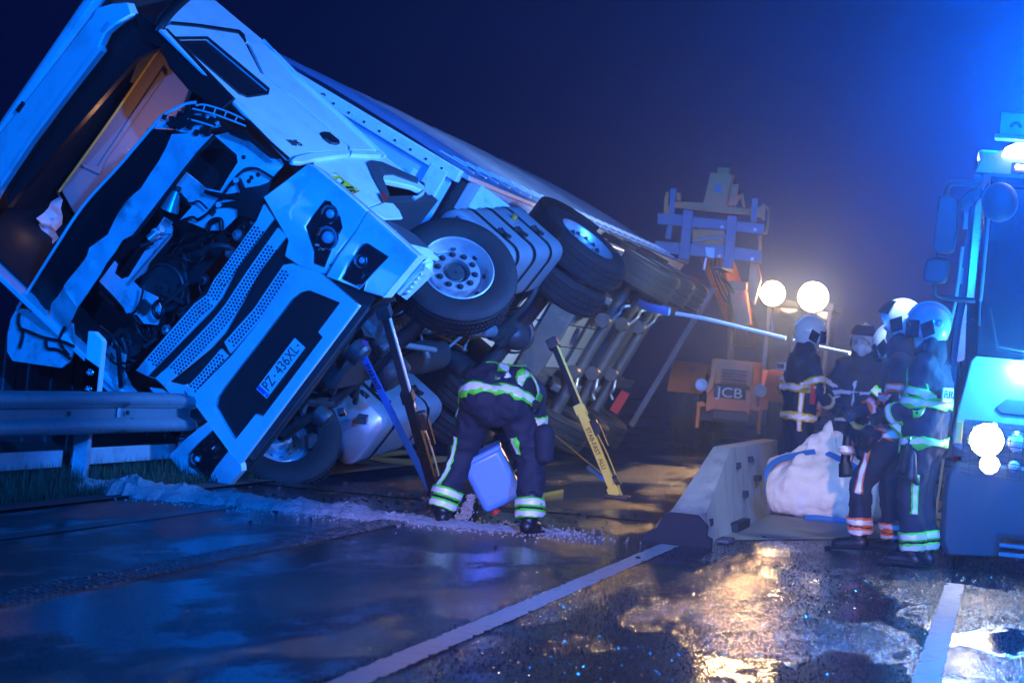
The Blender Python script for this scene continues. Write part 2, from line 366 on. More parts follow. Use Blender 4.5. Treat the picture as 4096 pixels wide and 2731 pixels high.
# --- grille bars with perforations
def bar(poly, edge, nrow=4):
    b = fp('grille_bar', poly, 'paint', .0, thick=.035, bevel=.005)
    pts = [Vector(p) for p in edge]; bm = bmesh.new(); seg = 0.
    total = sum((a-b_).length for a, b_ in zip(pts, pts[1:])); n = int(total/.030)
    def at(s):
        for a, b_ in zip(pts, pts[1:]):
            l = (b_-a).length
            if s <= l: return a+(b_-a)*s/l, (b_-a)/l
            s -= l
        return pts[-1], (pts[-1]-pts[-2]).normalized()
    for i in range(1, n):
        for r in range(nrow):
            p, d = at((i+(.5 if r % 2 else 0))*total/n); nn = V(-d.y, d.x)
            if nn.y > 0: nn = -nn
            q = p+nn*(.022+r*.026); c = yloc(q, -.0015)
            vs = [bm.verts.new(c+V(math.cos(t)*.0105, 0, math.sin(t)*.0105)) for t in [math.pi/3*k for k in range(6)]]; bm.faces.new(vs)
    finish('perforation', bm, 'matt', b, smooth=0, kind='stuff')
    return b
bar([(0.744,1.496),(0.255,1.488),(0.165,1.492),(0.026,1.468),(-0.097,1.505),(-0.846,1.571),(-0.812,1.462),(-0.037,1.355),(0.1,1.354),(0.332,1.396),(0.844,1.394),(0.878,1.534)],
    [(-0.722,1.556),(-0.1,1.503),(0.023,1.471),(0.165,1.492),(0.26,1.492),(0.725,1.498)])
bar([(-0.774,1.402),(-0.638,1.373),(-0.085,1.305),(0.074,1.299),(0.399,1.317),(0.703,1.324),(0.817,1.327),(0.812,1.227),(0.469,1.233),(-0.099,1.161),(-0.274,1.179),(-0.774,1.302)],
    [(-0.641,1.37),(-0.088,1.302),(0.07,1.296),(0.402,1.313),(0.684,1.321)])
bar([(0.628,1.111),(0.199,1.092),(-0.164,1.123),(-0.2,1.024),(0.213,0.994),(0.693,1.017),(0.687,1.058)], [(-0.152,1.118),(0.195,1.089),(0.616,1.109)], 3)
bar([(-0.224,1.112),(-0.486,1.128),(-0.656,1.149),(-0.663,1.095),(-0.56,1.069),(-0.224,1.028)], [(-0.645,1.148),(-0.481,1.132),(-0.236,1.113)], 3)
fp('grille_backing', [(0.717,1.518),(0.226,1.517),(-0.884,1.603),(-0.863,1.445),(-0.705,1.183),(-0.598,1.092),(0.178,1.015),(0.667,1.043),(0.774,1.223),(0.849,1.459)], 'matt', .09)
fp('corner_trim', [(-0.783,1.309),(-0.786,1.407),(-0.819,1.471),(-0.666,1.189),(-0.633,1.165),(-0.707,1.143),(-0.709,1.111),(-0.76,1.164),(-0.792,1.227)], 'paint', .02)
fp('headlamp_brow', [(-0.89,1.413),(-0.823,1.319),(-0.802,1.221),(-0.72,1.115),(-0.734,1.08),(-0.812,1.126),(-0.889,1.212),(-0.909,1.313)], 'paint', .04)

# --- corners: headlamps, fog lamps
def headlamp(poly, c1, c2, off, name='headlamp', lens=True):
    h = fp(name, poly, 'glass', off, thick=.05, bevel=.006)
    for c, r in c1:
        p = yloc(c, off-.004); bm = bmesh.new()
        add_lathe(bm, [(r, 0), (r*1.02, -.012), (r*.9, -.014), (r*.78, .0), (r*.5, .028), (.002, .034)], p-V(0, .016, 0), (0, 1, 0), 28); rf = finish('reflector', bm, 'chrome', h)
        bm = bmesh.new(); bmesh.ops.create_uvsphere(bm, u_segments=20, v_segments=10, radius=r*.5, matrix=Matrix.Translation(p+V(0, .0, 0)) @ Matrix.Diagonal((1, .7, 1, 1))); finish('projector_lens', bm, 'lens', h)
    rnd = random.Random(3)
    bm = bmesh.new()
    for k in range(12):
        q = (c2[0]+rnd.uniform(-.09, .09), c2[1]+rnd.uniform(-.1, .1)); p = yloc(q, off-.006)
        add_box(bm, p, (rnd.uniform(.01, .05), .01, rnd.uniform(.006, .02)), (rnd.uniform(-.3, .3), rnd.uniform(-1, 1), 0))
    finish('bezel_fragments', bm, 'chrome', h, kind='stuff')
    return h
hl = [(0.957,1.168),(1.179,1.213),(1.197,1.174),(1.164,1.026),(1.125,0.955),(0.829,0.838),(0.794,0.931),(0.863,0.984)]
panelL = fp('headlamp_panel', [(0.914,1.572),(1.114,1.535),(1.309,1.496),(1.325,1.416),(1.343,0.894),(0.792,0.806),(0.734,0.943),(0.703,1.025),(0.687,1.143),(0.799,1.196),(0.873,1.432)], 'paint', 0, holes=[hl], thick=.05, bevel=.008, jitter=.003)
headlamp([(0.944,1.174),(1.18,1.226),(1.202,1.182),(1.168,1.029),(1.124,0.955),(0.822,0.836),(0.78,0.938),(0.853,0.994)],
         list(zip([(1.136,1.102),(1.006,0.98)], (.075, .10))), [(0.903,0.918)][0], .02)
fp('headlamp_groove', [(1.309,1.478),(1.26,1.408),(1.002,1.344),(0.959,1.329),(0.927,1.281),(0.913,1.29),(0.953,1.344),(1.003,1.368),(1.241,1.423)], 'sheet', -.004, panelL, thick=.004)
fogL = [(0.845,0.685),(1.122,0.754),(1.157,0.727),(1.182,0.536),(0.894,0.525)]
cornL = fp('bumper_corner', [(1.335,0.888),(1.335,0.358),(0.961,0.335),(0.904,0.459),(0.789,0.788)], 'paint', 0, holes=[fogL], thick=.07, bevel=.012, jitter=.004)
headlamp([(0.824,0.699),(1.122,0.77),(1.157,0.743),(1.181,0.536),(0.877,0.526)], list(zip([(1.042,0.664)], (.055,))), [(0.938,0.638)][0], .035, 'fog_lamp')
fogR = [(-1.121,0.852),(-0.757,0.766),(-0.799,0.565),(-1.191,0.603),(-1.202,0.796)]
cornR = fp('bumper_corner', [(-1.257,0.99),(-0.991,0.917),(-0.729,0.837),(-0.751,0.769),(-0.799,0.55),(-0.809,0.418),(-0.849,0.383),(-1.109,0.424),(-1.242,0.576),(-1.293,0.762)], 'paint', 0, holes=[fogR], thick=.09, bevel=.02, jitter=.005)
headlamp([(-1.155,0.881),(-0.76,0.784),(-0.804,0.566),(-1.218,0.605),(-1.229,0.814)], list(zip([(-1.084,0.767)], (.05,))), [(-0.907,0.729)][0], .035, 'fog_lamp')
headlamp([(-0.977,1.321),(-0.893,1.21),(-0.834,1.071),(-0.734,0.99),(-0.775,0.89),(-1.024,0.941),(-1.123,1.001),(-1.094,1.17)], list(zip([(-0.912,1.021),(-0.964,1.149)], (.07, .05))), [(-1.013,1.065)][0], .06)
# returns of the left corner towards the side and the scraped bumper underside
q = [Vector(p) for p in [(1.314,1.484),(1.325,1.416),(1.339,0.891),(1.339,0.354)]]
bm = bmesh.new(); A = [bm.verts.new(yloc(p, 0.0)) for p in q]; B = [bm.verts.new(yloc(p, 0.0)+V(-.03, .22, 0)) for p in q]
for i in range(3): bm.faces.new((A[i], A[i+1], B[i+1], B[i]))
bmesh.ops.solidify(bm, geom=bm.faces[:], thickness=.012); finish('corner_return', bm, 'paint', truck)
q = [Vector(p) for p in [(1.339,0.354),(1.14,0.351),(0.959,0.333)]]
bm = bmesh.new(); A = [bm.verts.new(yloc(p, .0)) for p in q]; B = [bm.verts.new(yloc(p, 0)+V(0, .14, -.012)) for p in q]
for i in range(2): bm.faces.new((A[i], A[i+1], B[i+1], B[i]))
bmesh.ops.subdivide_edges(bm, edges=bm.edges[:], cuts=4, use_grid_fill=True); bmesh.ops.solidify(bm, geom=bm.faces[:], thickness=.012); finish('scraped_bumper_edge', bm, 'scuff', truck)
bm = bmesh.new(); add_box(bm, (1.17, .42, .36), (.24, .22, .05), (.2, .25, 0)); add_box(bm, (1.12, .36, .30), (.3, .18, .03), (-.25, .1, .2))
for k in range(6): add_box(bm, (1.02+k*.05, .40, .31), (.02, .2, .05), (.1, .2*k, .1))
finish('broken_step_bracket', bm, 'scuff', truck)

# --- opened engine bay
fp('bay_backing', [(0.393,3.073),(0.895,2.403),(1.049,1.832),(0.729,1.776),(-1.183,1.856),(-1.176,1.679),(-1.323,1.733),(-1.603,2.078),(-1.472,2.596),(-1.426,2.912),(-0.181,2.832)], 'matt', .62)
sh = fp('firewall_sheet', [(0.552,2.349),(0.411,2.334),(0.323,2.358),(0.41,2.239),(0.409,2.143),(0.401,2.072),(0.234,2.094),(0.291,2.026),(0.358,1.837),(0.433,1.747),(0.594,1.716),(0.661,1.757),(0.842,1.674),(1.127,1.707),(1.14,1.76),(1.095,1.828),(1.085,2.061),(1.023,2.234),(0.928,2.309),(0.957,2.038),(0.923,1.984),(0.658,1.952),(0.591,2.075)], 'sheet', .2, jitter=.006, thick=.015)
for q in [(0.981,1.975),(0.956,1.79),(0.908,1.815),(0.875,1.811),(0.609,2.287)]:
    p = yloc(q, .195); ocyl('bolt_hole', p, p-V(0, .004, 0), .018 if q[0] > .8 else .012, 'matt', sh, n=12)
fp('firewall_sheet', [(0.148,2.25),(0.15,2.124),(0.086,2.091),(-0.15,2.111),(0.022,2.174),(-0.287,2.089),(-0.419,2.134),(-0.412,2.044),(-0.359,1.873),(-0.416,1.777),(-0.532,1.735),(-0.603,1.832),(-0.587,1.922),(-0.645,1.99),(-0.623,2.059),(-0.648,2.398),(-0.431,2.393),(-0.431,2.352),(-0.497,2.319),(-0.482,2.234),(-0.424,2.194),(-0.149,2.212),(-0.125,2.232),(0.029,2.242)], 'sheet', .24, jitter=.008, thick=.015)
fp('torn_sheet', [(-1.033,2.157),(-0.946,2.009),(-0.948,1.929),(-0.905,1.799),(-1.04,1.756),(-1.101,1.629),(-1.123,1.571),(-1.262,1.707),(-1.315,1.796),(-1.309,1.997)], 'sheet', .22, jitter=.012, thick=.012)
fp('relay_box', [(-0.44,1.946),(-0.434,1.856),(-0.541,1.859),(-0.538,1.951)], 'dark_trim', .2, thick=.05)
fp('relay_box', [(0.522,1.905),(0.516,1.873),(0.469,1.875),(0.473,1.918)], 'dark_trim', .18, thick=.03)
fp('hinge_bracket', [(0.833,1.903),(0.855,1.874),(0.821,1.795),(0.914,1.71),(0.997,1.662),(0.842,1.594),(0.694,1.543),(0.665,1.618),(0.624,1.695),(0.658,1.735),(0.635,1.79),(0.574,1.865),(0.588,1.895),(0.619,1.864),(0.718,1.771),(0.645,1.897),(0.598,2.01),(0.62,2.001),(0.688,1.882),(0.777,1.794)], 'black', .15, thick=.04, bevel=.004)
for q in [(0.835,1.871),(0.595,1.866)]:
    p = yloc(q, .135); ocyl('hinge_pin', p, p-V(0, .02, 0), .022, 'sheet', truck, n=14)
for i, P in enumerate(([(1.028,1.665),(1.015,1.748),(0.994,1.823),(0.932,1.88),(0.811,1.889),(0.689,1.888),(0.569,1.891),(0.488,1.9),(0.392,1.935),(0.374,1.983),(0.304,2.034),(0.253,2.061)],
           [(0.595,2.029),(0.642,1.925),(0.696,1.845),(0.765,1.79)], [(0.374,1.821),(0.44,1.837),(0.481,1.821),(0.509,1.781),(0.453,1.726)],
           [(0.419,2.214),(0.431,2.132),(0.424,2.093),(0.462,2.053),(0.504,2.017),(0.505,1.927)], [(-0.326,1.981),(-0.37,1.952),(-0.448,1.921),(-0.53,1.907),(-0.589,1.936)],
           [(-0.299,1.787),(-0.365,1.81),(-0.42,1.792),(-0.442,1.737),(-0.396,1.71),(-0.348,1.736)], [(-0.897,1.964),(-0.97,1.936),(-1.007,1.867),(-0.993,1.797),(-0.962,1.709),(-0.915,1.697),(-0.937,1.749),(-0.993,1.784)],
           [(-0.612,1.959),(-0.573,1.914),(-0.583,1.843),(-0.584,1.804)], [(-1.349,2.509),(-1.307,2.448),(-1.209,2.446),(-1.283,2.353),(-1.252,2.265)], [(-0.854,2.087),(-0.832,1.954),(-0.865,1.854),(-1.033,1.738),(-1.15,1.684)])):
    otube('hose' if i % 2 else 'cable_loom', [yloc(p, .0)+V(0, .13, 0) for p in P], (.011, .016, .02, .008, .01, .016, .01, .014, .014, .02)[i], 'hose', truck)
# steering/wiper gear: canister, rods, clamps
p = [yloc(q, .14) for q in [(0.411,2.252),(0.217,2.184),(0.085,2.179),(-0.015,2.174),(0.143,2.049),(-0.368,2.096)]]
ocyl('fluid_canister', p[0], p[0]+(p[1]-p[0])*.8, .035, 'alu', truck, r1=.075)
ocyl('fluid_canister_neck', p[0]+(p[0]-p[1])*.2, p[0], .03, 'castiron', truck)
otube('wiper_rod', [p[2], p[2]+(p[3]-p[2])*.5, p[4], p[5]], .014, 'alu', truck, smooth=False)
rnd = random.Random(11)
for k in range(6):
    c = p[2]+(p[3]-p[2])*rnd.uniform(-.3, 1.3)+V(rnd.uniform(-.06, .06), rnd.uniform(-.03, .05), rnd.uniform(-.06, .06))
    ocyl('clamp', c, c+V(rnd.uniform(-.1, .1), -.03, rnd.uniform(-.1, .1)), rnd.uniform(.016, .035), rnd.choice(['sheet', 'black', 'alu']), truck, n=12)
bay = [(0.168,2.07),(0.452,1.73),(0.744,1.653),(-0.124,1.611),(-1.041,1.748),(-1.025,2.129),(-0.707,1.978),(-0.17,2.105)]
cxs = [b_[0] for b_ in bay]; cvs = [b_[1] for b_ in bay]
def inside(x, y, P):
    r = False
    for i in range(len(P)):
        (x1, y1), (x2, y2) = P[i], P[i-1]
        if (y1 > y) != (y2 > y) and x < (x2-x1)*(y-y1)/(y2-y1)+x1: r = not r
    return r
k = 0
while k < 26:
    u, v = rnd.uniform(min(cxs), max(cxs)), rnd.uniform(min(cvs), max(cvs))
    if not inside(u, v, bay): continue
    k += 1; y0 = rnd.uniform(.30, .52); a0 = rnd.uniform(0, 6.28); P = [V(u, y0, v)]
    for j in range(5):
        a0 += rnd.uniform(-.9, .9); P.append(P[-1]+V(math.cos(a0)*.09, rnd.uniform(-.03, .03), math.sin(a0)*.09))
        if not inside(P[-1].x, P[-1].z, bay): P.pop(); break
    if len(P) > 2: otube('coolant_hose' if k % 3 else 'wiring_loom', P, rnd.choice((.008, .012, .02, .026)), rnd.choice(('hose', 'hose', 'castiron')), truck)
    else: bm = bmesh.new(); add_lathe(bm, [(.03, 0), (.045, .01), (.045, .05), (.03, .07), (.012, .075), (.012, .1)], (u, y0, v), (rnd.uniform(-.4, .4), -1, rnd.uniform(-.4, .4)), 18); finish('filler_cap', bm, rnd.choice(('castiron', 'alu')), truck)
for q, r_ in zip([(-0.359,1.967),(-0.913,1.932),(0.48,1.721),(-0.733,1.851)], (.20, .12, .09, .07)): # fan shroud and pulleys
    bm = bmesh.new(); add_lathe(bm, [(r_, .06), (r_, 0), (r_*.93, -.01), (r_*.9, .03), (r_*.3, .04), (r_*.28, -.01), (.01, -.015)], yloc(q, .46), (0, 1, 0), 30); finish('pulley', bm, 'castiron', truck)
for a in (0, 1, 2, 3): # ribs of the radiator fan shroud
    q = [(-0.717,1.911),(-0.142,1.79),(-0.374,1.925),(-0.307,1.722),(-0.787,2.401),(-0.753,2.199),(-0.689,1.739),(-0.813,1.772)][2*a:2*a+2]; otube('pipe', [yloc(q[0], .42), yloc(q[1], .40)], .02, 'castiron', truck, smooth=False)

# --- windscreen base: cowl, torn white sheet, lip
fp('wiper_cowl', [(-1.387,2.927),(-0.738,2.875),(-0.27,2.891),(0.204,2.827),(0.622,2.784),(0.704,2.558),(0.474,2.534),(0.222,2.522),(0.038,2.579),(-0.26,2.527),(-0.522,2.576),(-0.873,2.586),(-1.144,2.639),(-1.365,2.825)], 'black', .1, thick=.03)
cs = fp('crumpled_cowl_sheet', [(0.723,2.576),(0.852,2.429),(0.965,2.275),(0.621,2.285),(0.185,2.306),(-0.082,2.311),(-0.193,2.38),(-0.536,2.361),(-0.978,2.339),(-1.148,2.361),(-1.306,2.494),(-1.128,2.625),(-0.976,2.595),(-0.862,2.575),(-0.836,2.58),(-0.561,2.568),(-0.513,2.566),(-0.458,2.597),(-0.251,2.518),(0.046,2.569),(0.231,2.512),(0.482,2.525)], 'sheet', .08, jitter=.022, thick=.012, maxlen=.09, smooth=60)
otube('windscreen_lip', [yloc(q, .06) for q in [(-1.378,2.908),(-0.718,2.855),(-0.253,2.871),(0.221,2.807),(0.637,2.764),(0.641,2.762),(0.754,2.748),(0.87,2.701),(0.982,2.638),(1.035,2.587)]], .014, 'paint', truck)
fp('cowl_seal', [(0.969,2.263),(0.973,2.238),(0.636,2.252),(-0.065,2.278),(-0.081,2.31),(0.622,2.284)], 'matt', .06)
fp('cowl_end_bracket', [(-1.398,2.929),(-1.332,2.831),(-1.28,2.664),(-1.046,2.344),(-1.222,2.236),(-1.339,2.197),(-1.421,2.221),(-1.74,2.66),(-1.727,2.757),(-1.627,2.861),(-1.51,2.925)], 'sheet', .1, jitter=.012, thick=.03)
for P in ([(-1.49,2.775),(-1.449,2.707),(-1.361,2.522),(-1.255,2.36),(-1.197,2.232)], [(-1.4,2.868),(-1.467,2.813),(-1.495,2.715),(-1.6,2.662)], [(-1.359,2.498),(-1.396,2.433),(-1.33,2.338),(-1.291,2.19)], [(-1.124,2.388),(-1.268,2.375),(-1.284,2.224)]):
    otube('bent_strap', [yloc(p, .07) for p in P], .014, 'matt', truck)
fp('cowl_inner_plate', [(0.619,2.776),(0.73,2.743),(0.814,2.687),(0.89,2.649),(0.953,2.57),(1.056,2.4),(1.038,2.282),(0.968,2.341),(0.903,2.352),(0.784,2.528),(0.747,2.617)], 'sheet', .1, jitter=.02, thick=.012, maxlen=.08, smooth=60)
for P in ([(1.027,2.558),(1.079,2.501),(1.152,2.335),(1.216,2.142)], [(0.994,2.559),(1.081,2.38),(1.183,2.109)], [(0.917,2.522),(0.959,2.442),(1.021,2.302)]):
    otube('frame_rail', [yloc(p, .03) for p in P], .008, 'paint', truck)
for a, b in ((0, 1), (2, 3), (4, 5), (6, 7)):
    q = [(1.074,2.502),(1.04,2.474),(1.115,2.412),(1.08,2.386),(1.152,2.322),(1.121,2.301),(1.185,2.225),(1.153,2.206)][a:b+1]; otube('frame_rung', [yloc(p, .03) for p in q], .006, 'paint', truck, smooth=False)
bm = bmesh.new()
for k in range(38):
    q = [(0.808,2.682),(1.027,2.283),(0.905,2.589),(0.837,2.603),(1.132,1.933),(0.579,2.657)]
    a, b = q[0], q[1]; t = rnd.random(); c = yloc((a[0]+(b[0]-a[0])*t+rnd.uniform(-.08, .08), a[1]+(b[1]-a[1])*t+rnd.uniform(-.03, .06)), .05)
    add_box(bm, c, (rnd.uniform(.02, .08), .04, rnd.uniform(.01, .05)), (0, rnd.uniform(-1, 1), 0))
finish('wiper_linkage_debris', bm, 'black', truck, kind='stuff')
fp('hinge_strip', [(1.06,2.295),(1.091,2.187),(1.152,2.098),(1.16,1.87),(1.159,1.735),(1.138,1.768),(1.129,1.989),(1.059,2.186)], 'black', .04, thick=.03)
for P in ([(1.252,2.358),(1.144,2.372)], [(1.193,2.353),(1.204,2.228),(1.228,2.101),(1.224,1.859),(1.225,1.654)]): otube('door_seal', [yloc(p, .03) for p in P], .012, 'black', truck, smooth=False)

# --- cab shell: A-pillar, doors, roof, interior
fp('windscreen_pillar', [(1.187,3.386),(1.22,3.322),(1.24,2.416),(1.241,2.381),(1.159,2.37),(1.127,2.396),(1.053,2.729),(1.059,3.01),(1.108,3.199),(1.054,3.372),(1.133,3.613),(1.162,3.589)], 'black', .06, thick=.06)
fp('roof_trim', [(0.766,3.633),(0.874,3.684),(1.03,3.656),(1.156,3.594),(1.187,3.459),(1.117,3.228),(0.899,3.336),(0.539,3.379),(-0.01,3.448),(-0.838,3.553),(-0.71,3.677),(0.171,3.658)], 'black', .16, thick=.08)
vis = fp('sun_visor', [(-1.25, 4.02)]+[(-0.378,3.967),(0.301,3.912),(0.836,3.879),(0.903,3.877),(0.967,3.902),(1.077,3.824),(1.167,3.733),(1.135,3.609),(1.02,3.643),(0.895,3.663),(0.783,3.628),(0.775,3.591),(0.207,3.632),(-0.243,3.653),(-0.691,3.644)]+[(-1.25, 3.62)], 'paint', .0, thick=.12, bevel=.015)
fp('visor_lip', [(0.774,3.638),(0.784,3.577),(0.214,3.61),(-0.234,3.631),(-0.684,3.619),(-0.64,3.665),(-0.193,3.673),(0.25,3.659)], 'paint', -.03, vis, thick=.03, bevel=.006)
for q in [(-0.082,3.933),(0.932,3.69)]: p = yloc(q, -.01); obox('marker_lamp', p, (.10, .03, .035), 'black' if q[0] < 0 else 'lens', vis, rot=(0, .0, 0))
otube('roof_rain_channel', [yloc(q, -.02) for q in [(1.221,3.323),(1.278,3.333),(1.363,3.327),(1.496,3.299),(1.618,3.262)]], .045, 'black', truck)
bm = bmesh.new(); add_box(bm, (0, 1.52, 4.0), (2.36, 1.75, .14)); finish('roof', bm, 'paint', truck, bevel=.05)
obox('cab_back_wall', (0, 2.38, 2.6), (2.36, .06, 2.7), 'dark_trim', truck)
obox('cab_floor', (0, 1.4, 1.18), (2.40, 2.0, .08), 'dark_trim', truck)
obox('right_cab_side', (-1.22, 1.35, 2.6), (.05, 2.0, 2.7), 'paint', truck, bevel=.01)

yp('bunk_panel', [(0.745,3.734),(0.656,3.301),(0.164,3.173),(-0.613,3.252),(-0.936,3.38),(-0.816,3.739)], 'interior', 1.7, thick=.08, bevel=.01)
yp('bunk_bar', [(0.631,3.588),(0.618,3.539),(-0.329,3.539),(-0.446,3.507),(-0.501,3.684),(-0.48,3.691),(-0.401,3.562)], 'interior', 1.66, thick=.03)  # thin bar in the same beige trim as the bunk panel
otube('bunk_cord', [V(u, 1.62, v) for u, v in [(0.764,3.704),(0.402,3.701),(0.021,3.696),(-0.479,3.701),(-0.806,3.706)]], .012, 'yel_strap', truck)
yp('bunk_edge_plate', [(0.701,3.826),(0.776,3.719),(0.389,3.716),(0.38,3.739)], 'alu', 1.6, thick=.03)
yp('storage_locker', [(0.898,3.986),(0.821,3.691),(0.731,3.697),(0.636,3.817),(-0.153,3.866),(-0.972,3.908),(-1.55,3.947),(-1.273,4.163),(0.329,4.008)], 'matt', 1.55, thick=.1)
# crumpled bed sheet hanging out of the bunk
P = [(-0.774,3.678),(-0.863,3.557),(-0.982,3.484),(-1.221,3.406),(-1.289,3.397),(-1.347,3.442),(-1.387,3.657),(-1.515,3.714),(-1.397,3.717),(-1.375,3.672),(-1.14,3.674),(-0.959,3.674)]
bm = fill_poly(P, (), .06)
for v in bm.verts:
    a, b = v.co.x, v.co.y; v.co = V(a, 1.55+.05*math.sin(a*38+b*9)+.035*math.sin(b*33-a*21), b)
bmesh.ops.solidify(bm, geom=bm.faces[:], thickness=.01); finish('bed_sheet', bm, 'cloth', truck, smooth=80)
lmp = lamp('POINT', 'cab_warm_light', (0, 0, 0), 6, (1, .50, .24), .04); lmp.parent = truck; lmp.location = (.10, 1.15, 3.15)
sheet_fill = lamp('POINT', 'cab_warm_light', (0, 0, 0), .5, (1, .58, .30), .03); sheet_fill.parent = truck; sheet_fill.location = (-1.05, 1.25, 3.55)  # second small lamp, added close to the bed sheet to light it

# left side: door, window, rear quarter, skirt
glassP = [(0.622,3.187),(1.279,3.251),(1.29,3.173),(1.352,2.575),(1.215,2.509),(0.732,2.445),(0.651,2.476)]
doorP = [(0.527,3.301),(0.397,2.403),(0.211,1.674),(0.245,1.657),(0.439,1.703),(0.791,1.751),(1.592,1.785),(1.698,1.853),(1.648,2.542),(1.58,2.807),(2.144,3.425),(1.918,3.436),(0.952,3.427)]
door = sp('door', doorP, 'paint', 1.22, holes=[glassP], bevel=.006)
sp('window_glass', [(0.68,3.234),(1.39,3.308),(1.406,3.223),(1.469,2.606),(1.311,2.524),(0.774,2.456),(0.679,2.492)], 'glass', 1.2, door, thick=.008)
fr = [Vector(p) for p in glassP]; otube('window_seal', [V(1.222, p.x, p.y) for p in fr+fr[:1]], .013, 'black', door, smooth=False)
sp('door_gap_backing', [(0.632,3.35),(0.348,1.695),(2.408,1.759),(2.508,2.876),(2.506,3.35),(1.06,3.476)], 'matt', 1.185, holes=[[(0.775,3.291),(1.492,3.272),(1.566,2.635),(1.344,2.517),(0.774,2.448),(0.66,2.493)]], thick=.01)
sp('rear_quarter_panel', [(1.689,2.55),(1.642,2.811),(2.233,3.422),(2.041,3.271),(2.38,3.296),(2.391,2.831),(2.313,1.74),(2.31,1.799),(1.636,1.79),(1.734,1.852)], 'paint', 1.22, bevel=.006)
sp('roof_side', [(0.531,3.322),(0.667,3.398),(1.148,3.617),(1.51,3.787),(2.104,3.992),(2.488,3.925),(2.547,3.35),(2.397,3.307),(2.064,3.295),(2.186,3.451),(0.996,3.456)], 'paint', 1.2, bevel=.01)
sp('roof_gutter', [(0.886,3.417),(1.374,3.435),(2.135,3.427),(2.133,3.366),(1.995,3.25),(2.065,3.382),(1.317,3.397),(0.833,3.381)], 'black', 1.235, thick=.03)
sp('deflector_edge', [(2.452,3.327),(2.447,3.304),(2.33,2.802),(2.243,1.705),(2.207,1.703),(2.268,2.788)], 'paint', 1.24, thick=.3, bevel=.004)
hd = sp('door_handle', [(1.364,1.991),(1.479,2.017),(1.587,2.012),(1.601,1.903),(1.541,1.864),(1.445,1.847),(1.337,1.86),(1.337,1.935)], 'black', 1.232, door, thick=.02, bevel=.004)
sp('handle_grip', [(1.312,1.916),(1.365,1.913),(1.463,1.853),(1.416,1.843),(1.323,1.856)], 'glass', 1.25, hd, thick=.02, bevel=.004)
def stext(s, px, sz, m, par, off=.004, ang=0, u0=1.222): 
    y, v = px; uu = u0+off
    return text(s, par, (uu, y, v), (0, math.cos(ang), math.sin(ang)), (0, -math.sin(ang), math.cos(ang)), sz, m)
stext('1845', [(0.652,1.855)][0], .11, 'ink', door)
sp('sill_trim', [(0.175,1.623),(0.364,1.674),(0.71,1.72),(1.542,1.76),(1.452,1.703),(0.675,1.636),(0.327,1.589),(0.175,1.592)], 'paint', 1.245, thick=.04, bevel=.01)
sp('sill_trim', [(1.566,1.761),(2.184,1.747),(2.101,1.691),(1.465,1.698)], 'paint', 1.245, thick=.04, bevel=.01)
fen = sp('front_mudguard', [(0.628,1.624),(0.746,1.661),(1.523,1.713),(2.274,1.711),(2.378,1.303),(2.204,1.257),(2.114,1.312),(1.713,1.385),(1.515,1.387),(1.392,1.342),(1.148,1.135),(0.713,1.056),(0.703,1.074),(0.545,1.544)], 'paint', 1.22, thick=.05, bevel=.01)
sp('arch_liner', [(1.647,1.609),(1.79,1.638),(1.987,1.619),(2.388,1.405),(2.26,1.339),(1.937,1.457),(1.727,1.453),(1.605,1.403),(1.354,1.194),(1.242,1.215),(1.428,1.414)], 'chassis', 1.235, fen, thick=.03)
sp('side_marker', [(1.151,1.198),(1.241,1.206),(1.166,1.126),(1.067,1.113)], 'red', 1.25, fen, thick=.03)
sp('mudguard_extension', [(0.606,1.029),(1.049,1.095),(1.206,1.082),(1.173,0.993),(1.066,0.897),(0.7,0.9),(0.645,0.972)], 'paint', 1.24, fen, thick=.02, bevel=.005)
sp('mudguard_tail', [(1.965,1.184),(2.338,1.275),(2.143,1.2),(1.863,1.149),(1.871,1.186)], 'paint', 1.22, fen, thick=.06)
st = sp('warning_sticker', [(0.565,1.461),(0.788,1.485),(0.858,1.254),(0.614,1.213)], 'red', 1.228, fen, thick=.006)
sp('sticker_field', [(0.57,1.433),(0.776,1.456),(0.832,1.257),(0.635,1.226)], 'yellow', 1.232, st, thick=.004)
sp('sticker_symbol', [(0.588,1.386),(0.748,1.418),(0.742,1.359),(0.64,1.333),(0.613,1.263),(0.545,1.263),(0.584,1.325),(0.545,1.334)], 'ink', 1.2335, st, thick=.003)
sp('sticker_lorry', [(0.622,1.387),(0.723,1.408),(0.715,1.369),(0.623,1.348)], 'plate', 1.2355, st, thick=.003)
sa = [(0.645,1.453),(0.71,1.288),(0.684,1.249)]; 
stext('ATTENTION', sa[0], .034, 'plate', st, .012); stext('ANGLES', sa[1], .040, 'ink', st, .014); stext('MORTS', sa[2], .040, 'ink', st, .014)
# grey wheel-arch step ahead of the front wheel
sp('arch_front_lip', [(0.68,0.896),(0.872,0.928),(1.006,0.848),(1.098,0.737),(1.082,0.586),(1.01,0.439),(0.886,0.455),(0.678,0.497),(0.739,0.63),(0.677,0.738)], 'chassis', 1.2, thick=.12, bevel=.01)
sp('step_lamp', [(0.682,0.819),(0.773,0.789),(0.708,0.739),(0.617,0.769)], 'lens', 1.21, thick=.03)
sp('arch_lip_face', [(0.731,0.619),(0.999,0.552),(0.968,0.426),(0.841,0.441),(0.631,0.481)], 'scuff', 1.215, thick=.02)

